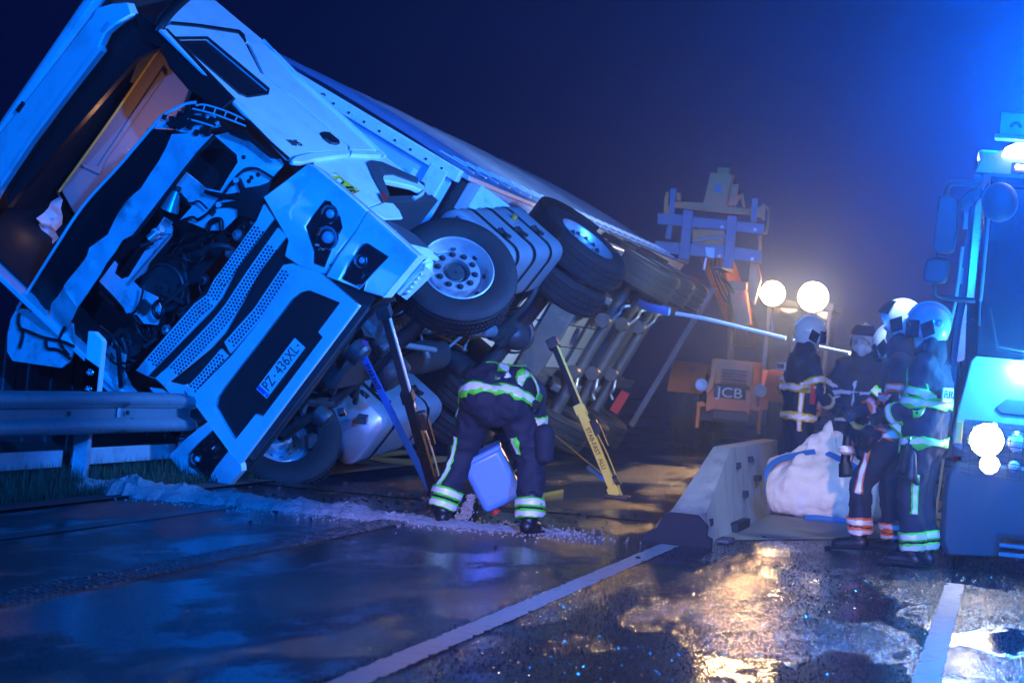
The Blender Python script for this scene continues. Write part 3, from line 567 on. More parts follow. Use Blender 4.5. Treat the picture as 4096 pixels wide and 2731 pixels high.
# --- chassis seen from below
for s_ in (-1, 1):
    bm = bmesh.new(); add_box(bm, (s_*.40, 3.35, .98), (.012, 5.9, .27)); add_box(bm, (s_*.365, 3.35, 1.11), (.08, 5.9, .012)); add_box(bm, (s_*.365, 3.35, .85), (.08, 5.9, .012))
    finish('frame_rail', bm, 'chassis', truck)
for y in (.55, 2.6, 4.0, 4.7, 5.6, 6.25): obox('cross_member', (0, y, .98), (.72, .10, .18), 'chassis', truck)
obox('front_underrun_beam', (0, .42, .52), (2.0, .12, .14), 'castiron', truck, bevel=.02)
obox('radiator_shield', (0, .32, .66), (1.7, .05, .42), 'chassis', truck)
bm = bmesh.new(); add_box(bm, (0, 1.15, .72), (.46, .75, .34)); add_box(bm, (0, 1.1, .50), (.36, .62, .16)); finish('engine_sump', bm, 'castiron', truck, bevel=.05)
bm = bmesh.new(); add_cyl(bm, (0, 1.7, .9), (0, 2.35, .85), .26, .20, 20); add_cyl(bm, (0, 2.35, .85), (0, 2.85, .85), .17, .12, 18); finish('gearbox', bm, 'castiron', truck, bevel=.01)
otube('front_axle_beam', [(1.0, 1.42, .42), (.6, 1.42, .36), (.4, 1.42, .38), (-.4, 1.42, .55), (-.6, 1.42, .62), (-.95, 1.42, .70)], .07, 'castiron', truck, n=10)
for s_ in (-1, 1):
    bm = bmesh.new()
    for k in range(3): add_tube(bm, [(s_*.45, .55, .82-.02*k), (s_*.45, 1.42, .60-.05*k), (s_*.45, 2.35, .78-.02*k)], .035, 8, True, (1, .3), (1, 0, 0))
    finish('leaf_spring', bm, 'castiron', truck)
otube('drive_shaft', [(0, 2.85, .84), (0, 3.6, .72), (0, 4.75, .56)], .062, 'alu', truck, n=14)
for y, z in ((2.95, .83), (4.65, .57)): ocyl('shaft_joint', (0, y, z), (0, y+.12, z-.02), .095, 'castiron', truck)
bm = bmesh.new(); bmesh.ops.create_uvsphere(bm, u_segments=20, v_segments=12, radius=.20, matrix=Matrix.Translation((0, 5.14, .5)) @ Matrix.Diagonal((.8, 1.25, 1, 1))); add_box(bm, (0, 4.86, .54), (.22, .16, .2)); add_lathe(bm, [(.19, -.03), (.21, -.02), (.21, .02), (.19, .03)], (0, 5.12, .5), (0, 1, 0), 24, True); add_cyl(bm, (-.85, 5.12, .5), (.85, 5.12, .5), .085, n=14); finish('drive_axle', bm, 'castiron', truck)
for s_ in (-1, 1):
    for y in (4.75, 5.55): ocyl('air_spring', (s_*.52, y, .55), (s_*.52, y, .88), .13, 'rubber', truck, r1=.12)
    bm = bmesh.new(); add_cyl(bm, (s_*.22, 3.15+.1*s_, .62), (s_*.22, 3.75+.1*s_, .62), .15, n=20); finish('air_tank', bm, 'castiron', truck, bevel=.04)
bm = bmesh.new(); add_cyl(bm, (-.1, 2.0, .52), (-.12, 2.0, .34), .17, n=20); finish('transmission_air_bottle', bm, 'castiron', truck, bevel=.05)
for k in range(14): # pipes and looms along the frame
    x0 = rnd.uniform(-.35, .35); y0 = rnd.uniform(.6, 3.4); z0 = rnd.uniform(.55, .85)
    otube('brake_hose' if k % 2 else 'air_pipe', [(x0+rnd.uniform(-.2, .2), y0+t*rnd.uniform(.25, .5), z0+rnd.uniform(-.12, .12)) for t in range(5)], rnd.uniform(.012, .03), rnd.choice(['hose', 'hose', 'castiron', 'alu']), truck)
bm = bmesh.new()
for k in range(9): add_box(bm, (.62-.012*k, .55+.03*k, .42), (.20, .012, .10), (.3, 0, .3))
finish('cooler_fins', bm, 'castiron', truck)
for c, r in (((.30, .62, .45), .10), ((.36, .95, .42), .07), ((-.35, .75, .40), .08)): 
    bm = bmesh.new(); add_lathe(bm, [(r, 0), (r*1.05, .03), (r, .06), (r*1.05, .09), (r*.9, .12), (.01, .13)], c, (0, 0, -1), 20); finish('filter_housing', bm, 'castiron', truck)
bm = bmesh.new()
for k in range(70):
    c = V(rnd.uniform(-.95, .95), rnd.uniform(.35, 3.0), rnd.uniform(.45, .85))
    if rnd.random() < .5: add_box(bm, c, (rnd.uniform(.03, .16), rnd.uniform(.03, .16), rnd.uniform(.03, .10)), (rnd.uniform(-.6, .6), rnd.uniform(-.6, .6), rnd.uniform(-1, 1)))
    else: add_cyl(bm, c, c+V(rnd.uniform(-.2, .2), rnd.uniform(-.2, .2), rnd.uniform(-.05, .05)), rnd.uniform(.01, .04), n=8)
finish('chassis_clutter', bm, 'castiron', truck, kind='stuff')
# tanks
def tank(cu, hw, v0, v1, y0, y1, name, m, straps):
    pr = []; r = .13
    for cx_, cz_, a0 in ((cu+hw-r, v1-r, 0), (cu-hw+r, v1-r, 90), (cu-hw+r, v0+r, 180), (cu+hw-r, v0+r, 270)):
        for k in range(6): t = R_(a0+k*18); pr.append((cx_+math.cos(t)*r, cz_+math.sin(t)*r))
    bm = bmesh.new(); n = len(pr); ys = [y0, y0+.01]+[y0+(y1-y0)*k/12 for k in range(1, 12)]+[y1]
    rings = []
    for i, y in enumerate(ys):
        dent = .0 if i < 2 else rnd.uniform(-.008, .008); f = .97 if i in (0, len(ys)-1) else 1
        rings.append([bm.verts.new((cu+(x-cu)*f+dent, y, (v0+v1)/2+(z-(v0+v1)/2)*f+rnd.uniform(-.004, .004))) for x, z in pr])
    for a, b in zip(rings, rings[1:]):
        for i in range(n): bm.faces.new((a[i], a[(i+1) % n], b[(i+1) % n], b[i]))
    bm.faces.new(rings[0][::-1]); bm.faces.new(rings[-1]); t_ = finish(name, bm, m, truck, smooth=50)
    for y in straps:
        bm = bmesh.new(); A = [[bm.verts.new((cu+(x-cu)*1.02, y+d, (v0+v1)/2+(z-(v0+v1)/2)*1.02)) for x, z in pr] for d in (-.035, .035)]
        for i in range(n): bm.faces.new((A[0][i], A[0][(i+1) % n], A[1][(i+1) % n], A[1][i]))
        bmesh.ops.solidify(bm, geom=bm.faces[:], thickness=.006); finish('tank_strap', bm, 'matt', t_)
        bm = bmesh.new(); add_box(bm, (cu+hw+.03, y, .5*(v0+v1)-.1), (.03, .02, .14), (.6, 0, 0)); add_box(bm, (cu+hw+.03, y, .5*(v0+v1)-.1), (.03, .02, .14), (-.6, 0, 0)); finish('strap_buckle', bm, 'matt', t_)
    return t_
tl = tank(.96, .29, .34, 1.04, 2.42, 4.05, 'fuel_tank', 'alu', (2.75, 3.2, 3.65))
tank(-.96, .29, .34, 1.0, 2.6, 4.1, 'fuel_tank', 'alu', (2.9, 3.7))
for z in (.62, .86): obox('tank_step', (1.02, 2.37, z), (.34, .10, .04), 'alu', tl, bevel=.01)
obox('tank_step_recess', (1.0, 2.405, .72), (.42, .02, .42), 'chassis', tl)
ocyl('side_marker_lamp', (1.25, 3.5, .80), (1.29, 3.5, .80), .025, 'orange', tl)
# wheels
def wheel(parent, c, axis, R=.505, w=.30, name='wheel', dish=1, steer=False):
    ax = Vector(axis).normalized(); wh = empty(name); wh.parent = parent; c = Vector(c); h = w/2
    prof = [(.30, -h*.85), (.36, -h*.98), (.44, -h*1.0), (R-.03, -h*.92), (R-.005, -h*.80)]
    g = [-.62, -.22, .22, .62]
    for k in g: prof += [(R, h*(k-.06)), (R-.014, h*(k-.04)), (R-.014, h*(k+.04)), (R, h*(k+.06))]
    prof += [(R-.005, h*.80), (R-.03, h*.92), (.44, h*1.0), (.36, h*.98), (.30, h*.85)]
    bm = bmesh.new(); add_lathe(bm, prof, c, ax, 56, closed=True)
    x, y, d = basis(ax)
    for k in range(0, 90): # sipes standing as narrow tread ribs
        t = 2*math.pi*k/90; q = x*math.cos(t)+y*math.sin(t); tang = d.cross(q)
        for s in (-.42, 0, .42):
            rot = Matrix((tang, d, q)).transposed(); add_box(bm, c+q*(R+.002)+d*(h*s), (.022, h*.30, .012), rot)
    finish('tyre', bm, 'rubber', wh)
    bm = bmesh.new(); o = h*.75*dish
    add_lathe(bm, [(.305, h*.9), (.295, h*.92), (.285, h*.86), (.275, h*.62), (.262, h*.35), (.24, h*.15*dish), (.215, h*.1), (.205, h*.45), (.195, h*.55), (.115, h*.58), (.110, h*.45), (.105, h*.1), (.02, h*.1)], c, ax, 48)
    rm = finish('rim', bm, 'steel', wh)
    bm = bmesh.new()
    for k in range(10):
        t = 2*math.pi*(k+.5)/10; q = c+(x*math.cos(t)+y*math.sin(t))*.155+d*(h*.57)
        add_cyl(bm, q, q+d*.008, .026, n=14)
    finish('rim_hole', bm, 'matt', wh, kind='stuff')
    bm = bmesh.new()
    for k in range(10):
        t = 2*math.pi*(k+.5)/10; q = c+(x*math.cos(t)+y*math.sin(t))*.155+d*(h*.58); add_cyl(bm, q, q+d*.022, .015, n=6)
    for k in range(8):
        t = 2*math.pi*k/8; q = c+(x*math.cos(t)+y*math.sin(t))*.247+d*(h*.22); add_cyl(bm, q, q+d*.012-q*0, .022, n=10)
    finish('wheel_nut', bm, 'castiron', wh, kind='stuff')
    bm = bmesh.new(); add_lathe(bm, [(.10, h*.1), (.098, h*.30), (.075, h*.36), (.07, h*.42), (.01, h*.44)], c, ax, 24); finish('hub', bm, 'castiron', wh)
    return wh
sa_ = R_(40)
wheel(truck, (1.06, 1.42, .36), (math.cos(sa_), -math.sin(sa_), 0))
wheel(truck, (-1.0, 1.42, .70), (-math.cos(sa_), math.sin(sa_), 0))
for u in (1.07, .74): wheel(truck, (u, 5.1, .5), (1, 0, 0), dish=-.6 if u > 1 else 1)
for u in (-1.07, -.74): wheel(truck, (u, 5.1, .52), (-1, 0, 0))
for s_ in (-1, 1):
    bm = bmesh.new(); A = []
    for k in range(15):
        t = R_(10+160*k/14); A.append([bm.verts.new((s_*x, 5.1+math.cos(t)*.60, .5+math.sin(t)*.60)) for x in (.52, 1.24)])
    for a, b in zip(A, A[1:]): bm.faces.new((a[0], a[1], b[1], b[0]))
    bmesh.ops.solidify(bm, geom=bm.faces[:], thickness=.012); finish('rear_mudguard', bm, 'black', truck)
obox('fifth_wheel_plate', (0, 4.6, 1.16), (.9, .9, .06), 'castiron', truck, bevel=.02)
obox('rear_tow_bracket', (.45, 4.05, .62), (.12, .5, .3), 'castiron', truck, rot=(.2, .1, 0), bevel=.02)
otube('stabiliser_bar', [(.9, 4.2, .45), (.6, 4.15, .36), (.2, 4.2, .42)], .03, 'castiron', truck)

obox('cab_dark_lining', (-1.17, 1.4, 2.6), (.03, 1.8, 2.6), 'matt', truck); obox('cab_dark_lining', (0, 2.32, 2.6), (2.3, .03, 2.6), 'matt', truck); obox('cab_dark_lining', (0, 1.5, 3.9), (2.3, 1.6, .03), 'matt', truck)  # matt black panels added so the cab interior stays dark

# ------------------------------------------------------------------ semi-trailer lying on its right side
th = R_(64.5); ct, st_ = math.cos(th), math.sin(th)
TRM = Matrix(((ct, 0, -st_, -4.514), (0, 1, 0, 19.2), (st_, 0, ct, 1.187), (0, 0, 0, 1)))
trl = empty('semi_trailer', TRM); props(trl, 'long curtain-sided trailer lying on its side behind the white tractor, axles facing the road', 'trailer')
LT = 13.5
fwl = obox('front_wall', (0, .04, 2.55), (2.40, .05, 2.75), 'tarp', trl)
for s_ in (-1, 1):
    ps = obox('corner_post', (s_*1.22, .03, 2.55), (.12, .12, 2.85), 'sheet', trl, bevel=.012)
    if s_ > 0:
        for k in range(16):
            z = 1.3+k*.17; ocyl('rivet_hole', (1.205, -.031, z), (1.205, -.036, z), .012, 'matt', ps, n=10)
        text('5', ps, (1.20, -.034, 2.62), (0, 0, 1), (-1, 0, 0), .13, 'ink')
obox('bulkhead_rail', (.0, -.01, 1.32), (2.4, .05, .18), 'sheet', trl)
for (u, v, r) in ((.95, 1.62, .07), (.80, 1.42, .05), (.98, 1.38, .035)):
    bm = bmesh.new(); add_lathe(bm, [(r, 0), (r, .03), (r*.8, .035), (r*.75, .02), (.01, .02)], (u, -.03, v), (0, -1, 0), 24); finish('trailer_coupling', bm, 'castiron', trl)
obox('coupling_label', (1.02, -.045, 1.50), (.12, .006, .05), 'plate', trl, bevel=0)
# side curtain: bulging tarpaulin with sag folds
def curtain(side):
    bm = bmesh.new(); G_ = []
    ny, nv = 90, 14
    for i in range(ny+1):
        y = .1+(LT-.1)*i/ny; row = []
        for j in range(nv+1):
            t = j/nv; v = 1.22+t*2.78
            bulge = .07*math.sin(math.pi*min(1, t*1.05))*(.6+.5*math.sin(y*.9+.4)**2)+.012*math.sin(y*7+t*4)+.008*math.sin(y*17+t*9)
            if t > .93: bulge -= (t-.93)*1.2
            row.append(bm.verts.new((side*(1.265+bulge), y, v)))
        G_.append(row)
    for i in range(ny):
        for j in range(nv): bm.faces.new((G_[i][j], G_[i+1][j], G_[i+1][j+1], G_[i][j+1]))
    bmesh.ops.solidify(bm, geom=bm.faces[:], thickness=.006)
    return finish('side_curtain', bm, 'tarp', trl, smooth=70)
cur = curtain(1); curtain(-1)
obox('trailer_roof', (0, LT/2+.05, 4.0), (2.46, LT-.1, .05), 'tarp', trl, bevel=.02)
for s_ in (-1, 1): obox('side_rail', (s_*1.25, LT/2, 1.13), (.05, LT-.1, .15), 'alu', trl, bevel=.008)
for k in range(26):
    y = .6+k*.5; obox('curtain_buckle', (1.295, y, 1.24), (.02, .055, .11), 'alu', cur, bevel=.004); obox('curtain_strap', (1.315, y, 1.42), (.008, .04, .30), 'white_strap', cur, bevel=0)
obox('rear_frame', (0, LT+.02, 2.6), (2.52, .12, 2.9), 'sheet', trl)
# floor underside: separate longitudinal planks
for k in range(8): obox('floor_plank', (-1.08+k*.309, LT/2+.1, 1.08), (.288, LT-.3, .03), 'floor', trl, bevel=.004)
obox('floor_core', (0, LT/2, 1.12), (2.42, LT-.2, .04), 'matt', trl, bevel=0)
for s_ in (-1, 1):
    bm = bmesh.new(); add_box(bm, (s_*.62, 8.3, .90), (.02, 9.4, .32)); add_box(bm, (s_*.62, 8.3, .74), (.13, 9.4, .02)); finish('main_beam', bm, 'chassis', trl)
    bm = bmesh.new(); add_box(bm, (s_*.62, 2.2, 1.0), (.02, 3.0, .14)); add_box(bm, (s_*.62, 2.2, .93), (.13, 3.0, .02)); finish('neck_beam', bm, 'chassis', trl)
for y in (1.0, 2.2, 3.4): obox('cross_bearer', (0, y, 1.0), (2.36, .06, .10), 'floor', trl)
for y in (6.15, 10.6): obox('subframe_bearer', (0, y, .88), (2.4, .12, .30), 'chassis', trl, bevel=.01)
for i, y in enumerate((7.0, 8.31, 9.62)):
    ocyl('axle', (-1.0, y, .50), (1.0, y, .50), .075, 'castiron', trl, n=18)
    for s_ in (-1, 1):
        obox('trailing_arm', (s_*.60, y-.25, .62), (.10, .75, .12), 'castiron', trl, rot=(.25, 0, 0), bevel=.02)
        ocyl('air_bellow', (s_*.60, y+.30, .52), (s_*.60, y+.30, .78), .14, 'rubber', trl, r1=.12)
        ocyl('brake_chamber', (s_*.36, y-.22, .50), (s_*.36, y-.38, .50), .085, 'castiron', trl)
        otube('brake_lever', [(s_*.38, y-.1, .46), (s_*.52, y-.14, .40), (s_*.60, y-.05, .42), (s_*.66, y-.02, .36)], .018, 'alu', trl)
        wheel(trl, (s_*1.06, y, .50), (s_, 0, 0), .51, .385, dish=.2)
        bm = bmesh.new(); A = []
        for k in range(9):
            t = R_(25+130*k/8); A.append([bm.verts.new((s_*x, y+math.cos(t)*.60, .5+math.sin(t)*.58)) for x in (.84, 1.28)])
        for a, b in zip(A, A[1:]): bm.faces.new((a[0], a[1], b[1], b[0]))
        bmesh.ops.solidify(bm, geom=bm.faces[:], thickness=.01); finish('wheel_cover', bm, 'black', trl)
for s_ in (-1, 1):
    for v in (.62, .86): obox('side_guard', (s_*1.22, 4.6, v), (.03, 2.6, .12), 'alu', trl, bevel=.01)
    for y in (3.5, 4.6, 5.7): obox('side_guard_bracket', (s_*1.18, y, .80), (.05, .06, .55), 'chassis', trl)
    ocyl('landing_leg', (s_*.75, 2.55, .35), (s_*.75, 2.55, 1.05), .06, 'chassis', trl, n=12); obox('landing_foot', (s_*.75, 2.55, .33), (.28, .24, .04), 'chassis', trl)
obox('pallet_box_end', (1.10, .62, .92), (.24, .05, .42), 'scuff', trl, rot=(0, .1, 0), bevel=.01)
bm = bmesh.new(); bmesh.ops.create_grid(bm, x_segments=16, y_segments=10, size=.5)
for v in bm.verts: v.co = V(1.12+.04*math.sin(v.co.x*9+v.co.y*5)+.03*math.sin(v.co.y*17-v.co.x*6), 1.75+v.co.x*2.0, .86+v.co.y*.50)
bmesh.ops.solidify(bm, geom=bm.faces[:], thickness=.008); finish('crumpled_side_panel', bm, 'alu', trl, smooth=60)
obox('side_panel_rail', (1.19, 1.8, 1.15), (.06, 2.2, .05), 'paint', trl, bevel=.008)
obox('rear_underrun_bar', (0, LT-.2, .48), (2.4, .07, .09), 'chassis', trl, bevel=.01)
for s_ in (-1, 1): obox('tail_lamp', (s_*1.0, LT+.05, .85), (.36, .06, .14), 'red', trl)

# ------------------------------------------------------------------ guardrail on the verge
gr = empty('guardrail', loc=(-6.2, 14, 0)); props(gr, 'galvanised steel guardrail along the verge, pinned under the cab', 'guardrail')
prof = [(.02, .15), (-.055, .135), (-.075, .10), (-.065, .06), (0.0, .03), (.005, -.03), (-.065, -.06), (-.075, -.10), (-.055, -.135), (.02, -.15)]
def beam(y0, y1, z0, z1, x0, name, crush=False):
    bm = bmesh.new(); rows = []; n = 24
    for i in range(n+1):
        t = i/n; y = y0+(y1-y0)*t; rr = []
        for (px, pz) in prof:
            k = max(0, t-.45)/.55 if crush else 0
            rr.append(bm.verts.new((x0+.055-px*(1-.55*k) - .10*k*k-.055, y-14, z0+(z1-z0)*t+pz*(1-.18*k)+(.02*math.sin(7*t)*k))))
        rows.append(rr)
    for a, b in zip(rows, rows[1:]):
        for i in range(len(prof)-1): bm.faces.new((a[i], a[i+1], b[i+1], b[i]))
    bmesh.ops.solidify(bm, geom=bm.faces[:], thickness=.006)
    return finish(name, bm, 'galv', gr, smooth=60)
beam(5.0, 14.82, .545, .545, .0, 'rail_beam'); beam(14.74, 17.2, .545, .53, -.008, 'rail_beam', True)
for y, z in ((13.9, .545), (14.92, .545), (15.02, .60), (15.0, .49)): obox('rail_bolt', (.012, y-14, z), (.012, .035, .03), 'matt', gr, bevel=0)
obox('splice_plate', (.012, .76, .545), (.01, .05, .07), 'galv', gr, bevel=.003)
def post(y, tilt=0):
    bm = bmesh.new(); x = -.12
    add_box(bm, (x, y-14, .27), (.10, .006, .62)); add_box(bm, (x+.05, y-14+.03, .27), (.006, .06, .62)); add_box(bm, (x-.05, y-14+.03, .27), (.006, .06, .62))
    return finish('guardrail_post', bm, 'galv', gr, smooth=0)
for y in (10.5, 12.5, 14.45, 16.45): post(y)
obox('lower_rail', (-.24, -3.3, .20), (.03, 7.4, .12), 'galv', gr, bevel=.004); obox('lower_rail', (-.24, 1.9, .205), (.03, 2.6, .12), 'galv', gr, bevel=.004)
# reflector post standing behind the rail
dp = empty('delineator_post', loc=(-6.32, 14.55, .0)); props(dp, 'white plastic roadside marker post with two round reflectors, behind the guardrail', 'post')
bm = bmesh.new(); vs = [(-.055, 0, .5), (.055, 0, .5), (.055, 0, 1.06), (-.01, 0, 1.11), (-.055, 0, 1.11)]
A = [bm.verts.new((x, -.04, z)) for x, y, z in vs]; B = [bm.verts.new((x, .04, z)) for x, y, z in vs]; bm.faces.new(A); bm.faces.new(B[::-1])
for i in range(5): bm.faces.new((A[i], A[(i+1) % 5], B[(i+1) % 5], B[i]))
finish('post_body', bm, 'plate', dp, bevel=.006)
bm = bmesh.new(); vs = [(-.057, .66), (.057, .60), (.057, .86), (-.057, .92)]; A = [bm.verts.new((x, -.044, z)) for x, z in vs]; bm.faces.new(A); bmesh.ops.solidify(bm, geom=bm.faces[:], thickness=.004); finish('black_band', bm, 'black', dp, smooth=0)
for z in (.70, .82):
    bm = bmesh.new(); add_lathe(bm, [(.029, .0), (.028, .006), (.024, .008), (.001, .009)], (-.005, -.046, z), (0, -1, 0), 22); finish('reflector', bm, 'chrome', dp)
    bm = bmesh.new()
    for k in range(26):
        a = rnd.uniform(0, 6.28); r = rnd.uniform(0, .024); add_box(bm, (-.005+math.cos(a)*r, -.056, z+math.sin(a)*r), (.005, .003, .005), (rnd.uniform(-.4, .4), 0, rnd.uniform(0, 1)))
    finish('reflector_facets', bm, 'silver', dp, kind='stuff')
obox('post_edge', (.0575, 0, .80), (.006, .078, .50), 'helmet', dp, bevel=0)
# ribbed noise wall behind the verge
nw = empty('noise_barrier', loc=(-8.4, 12, 0)); props(nw, 'low dark ribbed noise wall beyond the guardrail', 'wall')
for k in range(60): obox('rib_panel', (0, k*.24-1, .48), (.06+.03*(k % 2), .22, .96), 'chassis', nw, bevel=.01)
# verge: soil strip and rough grass
bm = bmesh.new(); bmesh.ops.create_grid(bm, x_segments=24, y_segments=90, size=.5)
for v in bm.verts:
    x, y = v.co.x, v.co.y; v.co = V(-7.1+x*2.6, 12+y*24, .012+.05*max(0, .35-x)+(.03*math.sin(y*61+x*13)+.03*math.sin(x*27-y*33))*max(0, .48-x))
props(finish('verge', bm, 'soil', smooth=60), kind='structure')
bm = bmesh.new()
for k in range(9000):
    x = -5.95-abs(rnd.gauss(0, .55)); y = rnd.uniform(11.5, 17.5)
    if x < -8: continue
    h = rnd.uniform(.03, .13)*(1.5 if x < -6.2 else .7); a = rnd.uniform(0, 6.28); w = .004; l = V(math.cos(a), math.sin(a), 0)*rnd.uniform(.01, .07)
    p = V(x, y, .015+.04*max(0, -6.0-x)); s = V(-math.sin(a), math.cos(a), 0)*w
    bm.faces.new((bm.verts.new(p-s), bm.verts.new(p+s), bm.verts.new(p+l+V(0, 0, h))))
props(finish('verge_grass', bm, 'grass', smooth=0), 'rough grass and litter along the verge', kind='stuff')

# ------------------------------------------------------------------ absorbent berm across the road
path = [V(-6.3, 14.45), V(-5.9, 14.55), V(-5.45, 14.68), V(-4.95, 14.78), V(-4.5, 14.80), V(-4.05, 14.86), V(-3.6, 15.0), V(-3.2, 15.2), V(-2.95, 15.35)]
hw = [.36, .40, .30, .26, .24, .17, .15, .14, .05]; ht = [.06, .10, .07, .055, .075, .045, .03, .02, .004]
bm = bmesh.new(); rows = []; NS = 110
for i in range(NS+1):
    f = i/NS*(len(path)-1); k = min(int(f), len(path)-2); t = f-k; c = path[k].lerp(path[k+1], t); d = (path[k+1]-path[k]).normalized(); nn = V(-d.y, d.x)
    s2 = t*t*(3-2*t); w = hw[k]+(hw[k+1]-hw[k])*s2; h = ht[k]+(ht[k+1]-ht[k])*s2
    w *= 1+.14*math.sin(i*.9)+rnd.uniform(-.22, .22); h *= 1+.15*math.sin(i*.55+1)+rnd.uniform(-.06, .06); row = []
    for j in range(17):
        q = -1+2*j/16; z = h*max(0, 1-abs(q)**1.7)+.004; row.append(bm.verts.new((c.x+nn.x*q*w, c.y+nn.y*q*w, z*(1+rnd.uniform(-.22, .22))+(rnd.uniform(-.006, .008) if abs(q) < .95 else -.006))))
    rows.append(row)
for a, b in zip(rows, rows[1:]):
    for j in range(16): bm.faces.new((a[j], a[j+1], b[j+1], b[j]))
for k in range(2200):
    f = rnd.uniform(0, len(path)-1.01); kk = int(f); c = path[kk].lerp(path[kk+1], f-kk); r = rnd.uniform(.002, .006)
    add_box(bm, (c.x+rnd.gauss(0, .25), c.y+rnd.gauss(0, .3), r), (r*2, r*2, r*2), (rnd.random(), rnd.random(), rnd.random()))
props(finish('absorbent_berm', bm, 'granules', smooth=50), 'low ridge of pale absorbent granules poured across the wet road', 'absorbent')
# scattered debris
bm = bmesh.new()
for k in range(260):
    x, y = rnd.gauss(-4.4, .9), rnd.gauss(16.2, 1.1)
    if y < 14.9 and rnd.random() < .6: y += 1.5
    s_ = rnd.uniform(.006, .028); add_box(bm, (x, y, s_*.25), (s_*rnd.uniform(.6, 2), s_, s_*.35), (rnd.uniform(-.3, .3), rnd.uniform(-.3, .3), rnd.uniform(0, 3)))
props(finish('crash_debris', bm, 'black', smooth=0), 'small broken plastic pieces scattered under the truck', kind='stuff')
# ------------------------------------------------------------------ stabilising struts
def strut(head, foot, label, mtube, sheen, handle=True, mid=.52, txt='STAB-FAST  ALU', tail=None):
    head, foot = V(*head), V(*foot); e = empty('stabilising_strut', loc=foot); props(e, label, 'strut', 'stabilising struts propping the lorry')
    h = head-foot; d = h.normalized(); x, y, _ = basis(d); cd = (V(0, 0, 1.25)-foot).normalized()   # y axis turned towards the road
    sx = d.cross(V(0, -1, 0)).normalized(); fy = sx.cross(d).normalized()
    if fy.y > 0: fy = -fy
    L_ = h.length
    rotm = Matrix((sx, fy, d)).transposed()
    def bx(name, c, s, m, par=e, bev=.004): return obox(name, c, s, m, par, rot=rotm, bevel=bev)
    bx('lower_tube', d*(L_*.27), (.075, .075, L_*.54), mtube); bx('upper_tube', d*(L_*.72), (.055, .055, L_*.56), 'matt' if mtube != 'yel_strap' else 'black')
    bx('upper_tube_sheen', d*(L_*.74)+sx*.032, (.014, .05, L_*.5), sheen)  # bright strip stands in for the sheen along one edge of the tube
    bx('tube_collar', d*(L_*.55), (.095, .095, .10), mtube)
    bx('base_shoe', d*.05, (.10, .14, .10), mtube); obox('ground_plate', (0, 0, .015), (.22, .22, .03), 'castiron', e)
    bm = bmesh.new(); add_cyl(bm, d*.16+sx*.04, d*.16+sx*.085, .055, n=18); finish('shoe_pivot', bm, 'castiron', e)
    bx('head_claw', d*(L_-.03), (.11, .09, .10), 'castiron')
    rt = bx('ratchet', d*(L_*.42)+sx*.07, (.07, .06, .16), 'castiron', bev=.012)
    bx('ratchet_handle', d*(L_*.36)+sx*.10, (.03, .05, .24), 'black', rt)
    text(txt, e, d*(L_*.30)+fy*.0395, -d, sx, .062, 'ink')
    otube('ratchet_webbing', [d*(L_*.40)+sx*.06, d*(L_*.25)+sx*.075, d*(L_*.10)+sx*.07, d*.05+sx*.05], .02, sheen, e, flat=(1, .25), up=fy)
    return e
sh1 = [(-4.769,1.492)][0]; sf1 = [(-4.402,17.164)][0]
s1 = strut((sh1[0], 16.35, sh1[1]), (sf1[0], sf1[1], 0), 'dark strut with blue strap propping the bumper, left of the bending firefighter', 'black', 'strut')
a = [(-4.982,1.127)][0]; b = [(-4.551,17.49)][0]
otube('blue_tension_strap', [V(a[0], 16.6, a[1])-s1.location, V(b[0], b[1], .06)-s1.location], .034, 'blue_strap', s1, smooth=False, flat=(1, .12), up=(1, -.2, .3))
otube('strap_hook', [V(b[0], b[1], .10)-s1.location, V(b[0]+.03, b[1], .05)-s1.location, V(b[0]+.05, b[1], .02)-s1.location], .012, 'alu', s1)
obox('pink_tag', V(a[0]+.02, 16.58, a[1]+.07)-s1.location, (.05, .01, .06), 'pink', s1, rot=(0, .4, 0), bevel=0)
text('STAB-FAST', s1, V(a[0], 16.58, a[1])-s1.location+(V(b[0], b[1], .06)-V(a[0], 16.6, a[1]))*.17+V(0, -.012, 0), V(b[0], b[1]-.0, .06)-V(a[0], 16.6, a[1]), (1, 0, .4), .055, 'ink')
sh2 = [(-4.303,1.388)][0]; sf2 = [(-3.432,20.022)][0]
s2 = strut((sh2[0], 20.6, sh2[1]), (sf2[0], sf2[1], 0), 'pale yellow strut propping the rear of the tractor, right of the bending firefighter', 'yel_strap', 'yel_strap')
a = [(-4.327,0.534),(-4.517,0.942),(-4.841,0.421)]; b = (sf2[0], sf2[1])
otube('yellow_tension_strap', [V(sf2[0]-.03, sf2[1], .12)-s2.location, V(a[0][0], 20.9, a[0][1])-s2.location, V(-4.95, 21.2, 1.1)-s2.location], .022, 'yel_strap', s2, smooth=False, flat=(1, .2), up=(0, -1, .5))
q = [(-3.753,0.188)][0]; obox('blue_strap_sleeve', V(q[0], 20.6, q[1])-s2.location, (.20, .02, .06), 'blue_strap', s2, rot=(0, .55, 0), bevel=.004)
# strap lying on the road beside the right boot
q = [(-3.926,19.008),(-3.928,19.453),(-3.925,19.929)]; o = otube('lashing_strap', [(x, y, .012) for x, y in q], .022, 'yel_strap', None, flat=(1, .25), up=(0, 0, 1)); props(o, 'loose yellow strap end lying on the road beside the boots', 'strap')

